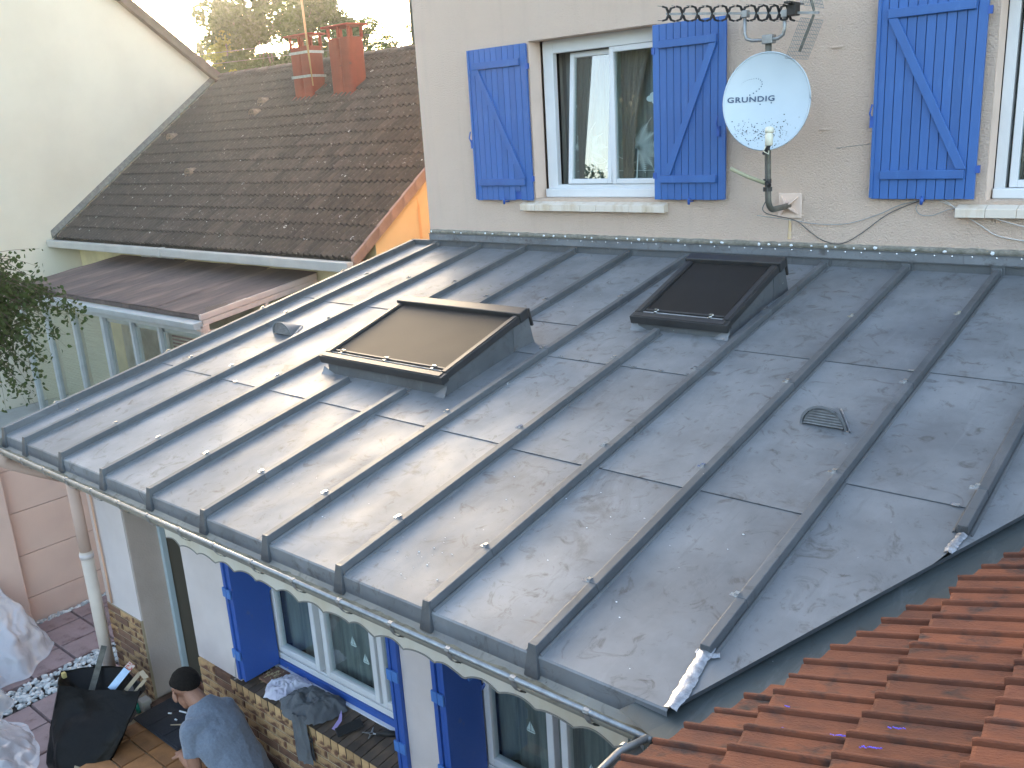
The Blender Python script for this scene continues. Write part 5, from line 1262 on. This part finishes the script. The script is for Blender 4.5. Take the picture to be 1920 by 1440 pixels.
# trees across the street, seen mirrored in the tilted upper sash
for i in range(8):
    tree('street_tree', -44+i*9, -44+3*(i % 2), 10.2+(i*37 % 5)*.4, 6.4, .6, 40+i, leaf_dk, 'dense dark tree across the street behind the photographer, mirrored in the upper windows', group='trees across the street', ls=.24, nleaf=9000, nclump=34)

oh = thing('added_mirror_house', (-21, -12, 0), 'invented tall brown-grey house out of view, added to mirror a dark strip in the tilted sash', 'house')  # unseen house, added only for its dark reflection in the sash
om = mat('brown_grey_render', (.13, .11, .095), .9, 0, (.11, .09, .08), 2)
MB().box(-26, -17.1, -22, -12.3, 0, 17).build('wall', om, oh)
MB().box(-26.3, -16.9, -22.2, -12.0, 17, 17.3).build('roof', fascia, oh)
for i in range(3):
    for k in range(3):
        f_ = MB().box(-25.0+k*2.9, -23.8+k*2.9, -12.30, -12.26, 1.2+i*3.2, 2.6+i*3.2).build('window', pvcd, oh)
        MB().box(-24.9+k*2.9, -23.9+k*2.9, -12.26, -12.255, 1.3+i*3.2, 2.5+i*3.2).build('pane', blackm, f_)

# ------------------------------------------------------------------ black rubbish bag with offcuts
bg_ = thing('rubbish_bag', (.62, -.22, 0), 'open black rubbish bag full of offcuts standing beside the doorstep', 'rubbish bag')
bc0 = Vector((.66, -.24, .0))
rim = [Vector(p) for p in ((.37, -.14, .55), (.70, .02, .555), (1.04, .20, .58), (.62, .275, .585), (.33, .12, .56), (.18, -.04, .55))]
def rimp(u):
    u = (u % 1)*6; i = int(u); a, b, c, d = (rim[(i+k-1) % 6] for k in range(4)); t = u-i
    cat_ = .5*((2*b)+(c-a)*t+(2*a-5*b+4*c-d)*t*t+(3*b-a-3*c+d)*t**3); return cat_.lerp(b.lerp(c, t), .6)
def bagf(u, v):
    p = rimp(u); th = -pi*.75+2*pi*u
    base = Vector((.67+.27*cos(th+.1), -.20+.20*sin(th+.1), .0)); q = base.lerp(p, v)
    bul = sin(pi*min(1, v*1.0))*.035; dd = Vector((q.x-.64, q.y+.14, 0)); 
    if dd.length > 0: q += dd.normalized()*bul*(1+.3*nz(u*7, v*3))
    f = .055*(nz(u*14+v*1.5, v*1.6, 3)+.6*abs(nz(u*24, v*3, 8)))*(1-.75*v); q += dd.normalized()*f if dd.length else Vector()
    q.z += .02*nz(u*11, v*6, 5); q.z = max(q.z, .05+.012*abs(nz(u*9, v*9))); return q
MB().grid(bagf, 96, 30).build('bag_skin', bagm, bg_, smooth=True)
MB().grid(lambda u, v: rimp(u).lerp(Vector((.64, .06, .30+.05*nz(u*5, v*5))), (1-v)**.7)+Vector((0, 0, -.01)), 48, 10).build('bag_inside', bagm, bg_, smooth=True)
def strip(name, p0, p1, w, t, m, lab, cat='offcut', up=(0, 0, 1), extra=None):
    p0, p1 = Vector(p0), Vector(p1); d = (p1-p0).normalized(); s = d.cross(Vector(up)).normalized(); n = s.cross(d)
    mb = MB(); mb.hexa([p0-s*w/2-n*t, p0+s*w/2-n*t, p1+s*w/2-n*t, p1-s*w/2-n*t, p0-s*w/2, p0+s*w/2, p1+s*w/2, p1-s*w/2])
    if extra: extra(mb, p0, p1, d, s, n)
    return tag(mb.build(name, m, loc=p0), lab, cat)
vd = (Vector((7.24, -2.4, 4.55))-Vector((.8, .1, .6))).normalized()
strip('angle_bar', (.53, .03, .47), (.335, .27, .68), .045, .012, oldpipe, 'dark angle bar leaning up out of the black bag', 'bar', up=vd)
strip('offcut', (.75, .09, .535), (.765, .235, .642), .055, .004, bluef, 'pale blue metal offcut sticking out of the black bag', up=vd)
strip('offcut', (.7655, .238, .6435), (.772, .280, .672), .058, .006, redf, 'red printed label end on the blue offcut in the bag', 'label', up=vd)
def slot(mb, p0, p1, d, s, n): pass
strip('cardboard_strip', (.87, .15, .54), (.905, .265, .645), .03, .005, card, 'pale cardboard strip, nearer of the two at the right of the bag', 'cardboard', up=vd)
strip('cardboard_strip', (.955, .18, .54), (1.015, .255, .64), .026, .005, card, 'pale cardboard strip with a folded end, farther right in the bag', 'cardboard', up=vd)
tag(MB().hexa([(.895, .262, .645), (1.01, .245, .638), (1.03, .275, .652), (.915, .292, .66), (.895, .262, .650), (1.01, .245, .643), (1.03, .275, .657), (.915, .292, .665)]).build('cardboard_tab', card), 'flat cardboard tab joining the ends of the two strips', 'cardboard')
tag(MB().box(.245, .28, -.065, -.035, .53, .575).build('wood_block', mat('yellow_wood', (.42, .33, .13), .8), bevel=.004), 'small yellowish wood block caught on the left rim of the bag', 'block')
tag(MB().hexa([(.84, .12, .44), (.94, .14, .44), (.93, .28, .50), (.83, .26, .50), (.84, .12, .50), (.94, .14, .50), (.93, .28, .56), (.83, .26, .56)]).build('scrap_piece', mat('grey_scrap', (.07, .07, .07), .6, .3), bevel=.004), 'dark scrap piece lying in the mouth of the bag', 'scrap')
tag(MB().box(.53, .62, .36, .44, .03, .20).build('white_box', mat('white_card', (.48, .46, .42), .8), bevel=.006), 'small white box half hidden between bag and doorstep', 'box')
tag(MB().tube([(.60, .33, .13), (.62, .31, .22)], .018, 10).build('green_tube', mat('turquoise_plastic', (.02, .28, .22), .4), smooth=True), 'small turquoise tube beside the bag', 'tube')

# ------------------------------------------------------------------ plastic sheeting heaps
def heap(name, cx, cy, rx, ry, h, seed, lab, lean=(0, 0), pk=.35):
    def fn(u, v):
        a = 2*pi*u; r = v; x = cx+rx*r*cos(a)*(1+.18*nz(cos(a)*2+seed, sin(a)*2)); y = cy+ry*r*sin(a)*(1+.18*nz(cos(a)*2, sin(a)*2+seed))
        z = h*(1-r**1.6)*(1+.25*nz(x*3+seed, y*3))
        z += .10*((1-abs(nz(x*4+seed, y*4, seed)*2.2))*.6+.5*(1-abs(nz(x*9, y*9, seed)*2.2))+.2*abs(nz(x*23, y*23, seed)))*(.3+.7*(1-r))-.05
        x += lean[0]*(1-r); y += lean[1]*(1-r); return (x+.03*nz(y*8, z*8), y+.03*nz(x*8+5, z*8), max(.052, .052+z))
    return tag(MB().grid(fn, 110, 46).build(name, sheet, loc=(cx, cy, 0), smooth=True), lab, 'plastic sheet')
heap('plastic_sheet', -1.42, -.10, .55, .52, .70, 3.1, 'tall crumpled milky plastic sheet heaped against the peach garden wall', (-.15, .15))
heap('plastic_sheet', -.02, -.72, .62, .44, .30, 8.7, 'low spread of clear plastic sheeting in front of the black bag', (0, 0))
heap('plastic_sheet', -.72, -.62, .46, .42, .52, 5.3, 'middle milky plastic heap lying on the pebble strip', (0, 0))
heap('plastic_sheet', .62, -.80, .42, .26, .12, 1.7, 'flat whitish sheet peeping out below the bag', (0, 0))

# ------------------------------------------------------------------ things on the brick sill
def crumple(name, outline, z, h, m, lab, seed, hang=None, cat='clothing'):
    """cloth heap: outline polygon on the sill, optional hanging part over the front edge"""
    cx = sum(p[0] for p in outline)/len(outline); cy = sum(p[1] for p in outline)/len(outline); n = len(outline)
    def fn(u, v):
        t = (u % 1)*n; i = int(t) % n; f = t-int(t); a, b = outline[i], outline[(i+1) % n]
        px, py = a[0]+(b[0]-a[0])*f, a[1]+(b[1]-a[1])*f
        x, y = cx+(px-cx)*v, cy+(py-cy)*v
        zz = z+.004+h*(1-v**2.2)**.6*(.65+.35*nz(x*13+seed, y*13))+.040*abs(nz(x*21+seed, y*9, seed))*(1.15-v)+.012*nz(x*50, y*50, seed)
        return (x+.018*nz(y*22, seed), y+.018*nz(x*22, seed+3), zz)
    mb = MB().grid(fn, 90, 26)
    if hang:
        (x0, x1, y, zt3, zb3, dx) = hang
        def hf(u, v):
            x = x0+(x1-x0)*u+dx*v; th = pi*u
            return (x+.015*nz(u*4, v*6, seed), y-.03-.035*sin(th)-.016*nz(u*9, v*4, seed)*(1)-.02*v, zt3+(zb3-zt3)*v+.012*nz(u*6, seed))
        mb.grid(hf, 26, 22); mb.grid(lambda u, v: tuple(Vector(hf(u, v))+Vector((0, .045*sin(pi*u)+.02, 0))), 26, 22)
    o = mb.build(name, m, loc=(cx, cy, z), smooth=True); return tag(o, lab, cat)
SZT = SZ+.006
crumple('shirt', [(2.20, .56), (2.22, .66), (2.28, .75), (2.42, .78), (2.52, .75), (2.44, .66), (2.44, .56), (2.40, .49), (2.30, .47)], SZT, .085, shirtw, 'crumpled lilac-white shirt on the brick window sill', 2.2)
crumple('jacket', [(2.44, .60), (2.50, .68), (2.62, .75), (2.80, .77), (2.90, .72), (2.90, .60), (2.84, .48), (2.68, .425), (2.56, .43), (2.44, .50)], SZT, .14, shirtg, 'crumpled grey jacket with one sleeve hanging over the brick sill', 5.5, hang=(2.62, 2.78, .50, .935, .60, .05))
lt = MB(); pts = [(2.84, .70, SZT+.05), (2.90, .66, SZT+.01), (2.94, .62, SZT+.005), (2.98, .53, SZT+.004)]
for i in range(3):
    p, q = Vector(pts[i]), Vector(pts[i+1]); w = (.006, .012, .018, .016)
    lt.add([p+Vector((-w[i], 0, 0)), p+Vector((w[i], 0, .002)), q+Vector((w[i+1], 0, .002)), q+Vector((-w[i+1], 0, 0))], [(0, 1, 2, 3)])
tag(lt.build('strap', lilac), 'lilac striped strap on the brick sill, right of the grey jacket', 'strap')
ph = MB().hexa([(2.985, .535, SZT+.002), (3.065, .50, SZT-.002), (3.135, .66, SZT+.010), (3.05, .70, SZT+.014), (2.987, .536, SZT+.014), (3.063, .502, SZT+.010), (3.133, .658, SZT+.022), (3.05, .698, SZT+.026)]).build('wallet', blackm, bevel=.004)
tag(ph, 'flat black wallet lying on the brick sill', 'wallet')
ky = MB(); ky.tube([(3.22+.014*cos(t), .645+.014*sin(t), SZT+.012) for t in [k*pi/5 for k in range(11)]], .0018, 4)
for (a, l) in ((.4, .05), (2.2, .045), (3.6, .05), (5.2, .04)):
    c = Vector((3.22, .645, SZT+.012)); d = Vector((cos(a), sin(a), 0)); ky.tube([c+d*.014, c+d*(.014+l)], [.006, .0025], 5)
kk = tag(ky.build('key_ring', galv), 'bunch of metal keys on the brick sill near the right shutter', 'keys')
tag(MB().tube([(3.25, .66, SZT+.012), (3.31, .70, SZT+.016), (3.37, .735, SZT+.018)], [.010, .022, .018], 8).build('key_case', blackm, smooth=True), 'black pouch beside the keys on the brick sill', 'pouch')
df = MB(); rr = random.Random(9)
for i in range(90):
    x, y = rr.gauss(2.16, .045), rr.gauss(.66, .04); a = rr.random()*pi; l = rr.uniform(.01, .025); z = SZT+rr.uniform(.002, .03)
    df.tube([(x, y, z), (x+l*cos(a), y+l*sin(a), z+rr.uniform(-.005, .008))], [.002, .0035], 4)
tag(df.build('dried_flowers', mat('dried_stems', (.26, .19, .09), .9, 0, (.5, .42, .25), 60), kind='stuff'), 'dried brown flower heads in the corner of the brick sill', 'dried flowers')
tag(MB().box(2.085, 2.235, .58, .75, SZT-.002, SZT+.018).build('planter_tray', brickd, bevel=.004), 'shallow brown tray holding the dried flowers', 'tray')
cord = MB().tube([(2.02, .465, 1.12), (2.03, .455, 1.08), (2.00, .46, 1.0), (1.975, .47, .90), (1.93, .48, .875)], .003, 5).build('cord', cablem, smooth=True)
tag(cord, 'thin grey cord dangling from the lower left shutter hinge to the sill', 'cord')

# ------------------------------------------------------------------ crouching man
def fuse(name, mb, m, parent, voxel, label=None, smooth_it=4, disp=None):
    o = mb.build(name, m, parent)
    r = o.modifiers.new('r', 'REMESH'); r.mode = 'VOXEL'; r.voxel_size = voxel; r.use_smooth_shade = True
    s = o.modifiers.new('s', 'SMOOTH'); s.iterations = smooth_it; s.factor = .5
    bpy.context.view_layer.update(); dg = bpy.context.evaluated_depsgraph_get()
    me = bpy.data.meshes.new_from_object(o.evaluated_get(dg)); o.modifiers.clear(); o.data = me
    if disp:
        wl = WL[o.name]
        for v in me.vertices: v.co += v.normal*disp(v.co+wl)
    me.polygons.foreach_set('use_smooth', [True]*len(me.polygons)); me.update()
    if not me.materials: me.materials.append(m)
    if label: o['label'] = label
    return o
def cap(mb, p0, r0, p1, r1, n=14):
    p0, p1 = Vector(p0), Vector(p1); d = (p1-p0).normalized(); P = [p0-d*r0*.98, p0-d*r0*.8, p0-d*r0*.45, p0, p1, p1+d*r1*.45, p1+d*r1*.8, p1+d*r1*.98]
    mb.tube(P, [r0*.15, r0*.6, r0*.89, r0, r1, r1*.89, r1*.6, r1*.15], n)
def chain(mb, pts, rs, n=14):
    for i in range(len(pts)-1): cap(mb, pts[i], rs[i], pts[i+1], rs[i+1], n)
man = thing('person', (2.15, .15, 0), 'man in a grey T-shirt crouching on the step, seen from behind, looking down', 'person')
H = Vector((1.885, .14, .975))
fwd = Vector((-.80, -.10, -.55)).normalized(); sid = Vector((-.10, -1, .0)).normalized(); sid = (sid-fwd*sid.dot(fwd)).normalized(); upv = fwd.cross(sid); upv = upv if upv.z > 0 else -upv
def hd(a, b, c): return H+(fwd*a+sid*b+upv*c)*1.2
NB = Vector((2.02, .16, .905))
SHL, SHR = Vector((2.12, .00, .825)), Vector((2.06, .31, .805))
body = MB()
# skull, jaw, nose, ears, brow
def ell(mb, c, ax, nu=20, nv=12): 
    mb.grid(lambda u, v: c+fwd*ax[0]*cos(2*pi*u)*sin(pi*v)+sid*ax[1]*sin(2*pi*u)*sin(pi*v)-upv*ax[2]*cos(pi*v), nu, nv)
ell(body, hd(-.012, 0, .022), (.096, .077, .088)); ell(body, hd(.035, 0, -.045), (.060, .056, .068)); ell(body, hd(.052, 0, -.085), (.034, .034, .028))
ell(body, hd(.099, 0, -.018), (.020, .013, .026)); ell(body, hd(.080, 0, .028), (.022, .052, .014)); ell(body, hd(.082, 0, -.062), (.018, .026, .012))
for s in (1, -1):
    ell(body, hd(-.010, s*.084, -.026), (.023, .013, .036)); ell(body, hd(-.006, s*.076, -.022), (.016, .016, .026)); ell(body, hd(.082, s*.032, .008), (.012, .014, .010))
chain(body, [hd(-.040, 0, -.05), NB+Vector((.0, 0, -.02))], [.060, .068])
# left arm (nearest the camera), hands meeting at a small work piece
EL, HL = Vector((2.17, -.03, .56)), Vector((1.96, .0, .54))
chain(body, [SHL, EL, HL], [.058, .044, .030])
ER, HR = Vector((2.07, .41, .57)), Vector((1.93, .17, .52))
chain(body, [SHR, ER, HR], [.058, .044, .030])
def hand(mb, w, d, curl, sgn, upn=Vector((0, 0, 1))):
    d = d.normalized(); s = d.cross(upn).normalized()*sgn; n = Vector((0, 0, -1))
    pc = w+d*.055; mb.grid(lambda u, v: pc+d*.050*cos(2*pi*u)*sin(pi*v)+s*.042*sin(2*pi*u)*sin(pi*v)+n*.016*cos(pi*v), 14, 8)
    for k, (off, ln) in enumerate(((-.030, .062), (-.010, .072), (.011, .068), (.030, .054))):
        b = pc+s*off+d*.035; a1 = curl; p1 = b+(d*cos(a1)+n*sin(a1))*ln*.5; a2 = curl*2.1; p2 = p1+(d*cos(a2)+n*sin(a2))*ln*.35; a3 = curl*2.9; p3 = p2+(d*cos(a3)+n*sin(a3))*ln*.28
        chain(mb, [b, p1, p2, p3], [.0092, .0088, .0078, .0066], 8)
    b = pc-s*.034-d*.022; p1 = b+(-s*.7+d*.6+n*.35).normalized()*.036; p2 = p1+(d*.85+n*.5).normalized()*.030; chain(mb, [b, p1, p2], [.0125, .0105, .0085], 8)
hand(body, HL, Vector((-1, .35, -.15)), .45, 1); hand(body, HR, Vector((-1, -.45, -.15)), .5, -1)
fuse('body', body, skin, man, .0055, smooth_it=3)
# T-shirt: torso, sleeves
ts = MB()
PV = Vector((2.42, .24, .34))
def ring(c, f, s, rx, ry): return [c+f*rx*cos(2*pi*k/20)+s*ry*sin(2*pi*k/20) for k in range(20)]
sdir = (SHR-SHL).normalized()
secs = [(NB+Vector((-.012, 0, .012)), .072, .082), (NB+Vector((.025, .005, -.045)), .095, .150), (NB+Vector((.06, .01, -.11)), .125, .190), (Vector((2.20, .18, .70)), .135, .200), (Vector((2.28, .20, .58)), .135, .190), (Vector((2.36, .21, .46)), .140, .190), (Vector((2.42, .22, .34)), .150, .200)]
rings = []
for i, (c, a, b) in enumerate(secs):
    nx_ = secs[min(i+1, len(secs)-1)][0]-secs[max(i-1, 0)][0]; nx_.normalize(); f = sdir.cross(nx_).normalized(); rings.append(ring(c, f, sdir, a, b))
vs2 = [p for r in rings for p in r]; fs2 = [(i*20+k, i*20+(k+1) % 20, (i+1)*20+(k+1) % 20, (i+1)*20+k) for i in range(len(rings)-1) for k in range(20)]
fs2 += [tuple(range(19, -1, -1)), tuple(range((len(rings)-1)*20, len(rings)*20))]
ts.add(vs2, fs2)
for (S0, E0) in ((SHL, EL), (SHR, ER)):
    d = (E0-S0).normalized(); chain(ts, [S0+Vector((.02, .09 if S0 is SHL else -.09, .0)), S0+Vector((.01, 0, 0)), S0+d*.10], [.075, .070, .064]); 
    ts.tube([S0+d*.05, S0+d*.175], [.064, .064], 16)
def folds(p):
    return .006*nz(p.x*9, p.y*7, p.z*12)+.007*max(0, nz(p.x*5+3, p.y*18, p.z*6))+.004*nz(p.x*24, p.y*24, p.z*24)
fuse('t_shirt', ts, cotton, man, .010, smooth_it=5, disp=folds)
# hair: short cap over crown and back
hr = MB()
def hairf(u, v):
    a = 2*pi*u; lim = .475-.09*cos(a)+.16*max(0, -cos(a))+.03*nz(cos(a)*7, sin(a)*7, 7); e = pi*v*lim; p = H+fwd*(-.019)+upv*.031+fwd*.1195*cos(a)*sin(e)+sid*.0965*sin(a)*sin(e)+upv*.1105*cos(e)
    k = 1+.025*nz(a*3, e*6, 2)+.02*nz(a*14, e*14, 4)
    back = max(0, -cos(a))*max(0, v-.6)/.4; p = hd(-.016, 0, .026)+(p-hd(-.016, 0, .026))*k+fwd*.012*back
    front = max(0, cos(a))*max(0, v-.75); p += upv*.12*front-fwd*.05*front
    return p
hr.grid(hairf, 44, 16); hr.build('hair', hairm, man, smooth=True)
# trousers, legs folded under
tr_ = MB(); chain(tr_, [Vector((2.48, .25, .24)), Vector((2.30, .0, .30)), Vector((1.98, -.10, .36))], [.16, .12, .085]); chain(tr_, [Vector((1.98, -.10, .36)), Vector((2.22, -.06, .20))], [.075, .055])
chain(tr_, [Vector((2.48, .25, .24)), Vector((2.36, .36, .30)), Vector((2.08, .34, .36))], [.16, .12, .085]); chain(tr_, [Vector((2.08, .34, .36)), Vector((2.28, .34, .20))], [.075, .055])
fuse('trousers', tr_, trous, man, .012)
bt = MB().tube([Vector((2.46, .24, .25))+(-Vector((.3, 0, -.3)).normalized()*0)+Vector((.145*cos(t)*.6, .205*sin(t), .13*cos(t))) for t in [k*pi/12 for k in range(25)]], .018, 6).build('belt', blackm, man)
for y in (-.06, .34): MB().ball((2.12, y, .185), (.14, .05, .045), 14, 8).build('shoe', blackm, man, smooth=True)
tag(MB().tube([(1.84, .06, .52), (1.90, .12, .46)], .008, 8).build('hand_tool', mat('tan_wood', (.42, .30, .20), .7), smooth=True), 'small pale stick held in the man\'s hands', 'tool')

# added scattering volume, imitating lens flare from the sun over the far trees
hz = MB().box(-62, 30, -62, 62, -1, 15.2).build('glare_veil', None, kind='stuff')
hm = bpy.data.materials.new('glare_scatter'); hm.use_nodes = True; ht = hm.node_tree; ht.nodes.clear()
ho = N(ht, 'ShaderNodeOutputMaterial'); hv = N(ht, 'ShaderNodeVolumePrincipled'); hv.inputs['Color'].default_value = (.95, .96, 1, 1)
hv.inputs['Density'].default_value = .00034; hv.inputs['Anisotropy'].default_value = .72; ht.links.new(hv.outputs[0], ho.inputs['Volume'])
hz.data.materials.clear(); hz.data.materials.append(hm)

# every renderer default that matters is set above; keep meshes tidy
for o in scene.objects:
    if o.type == 'MESH': o.data.validate()
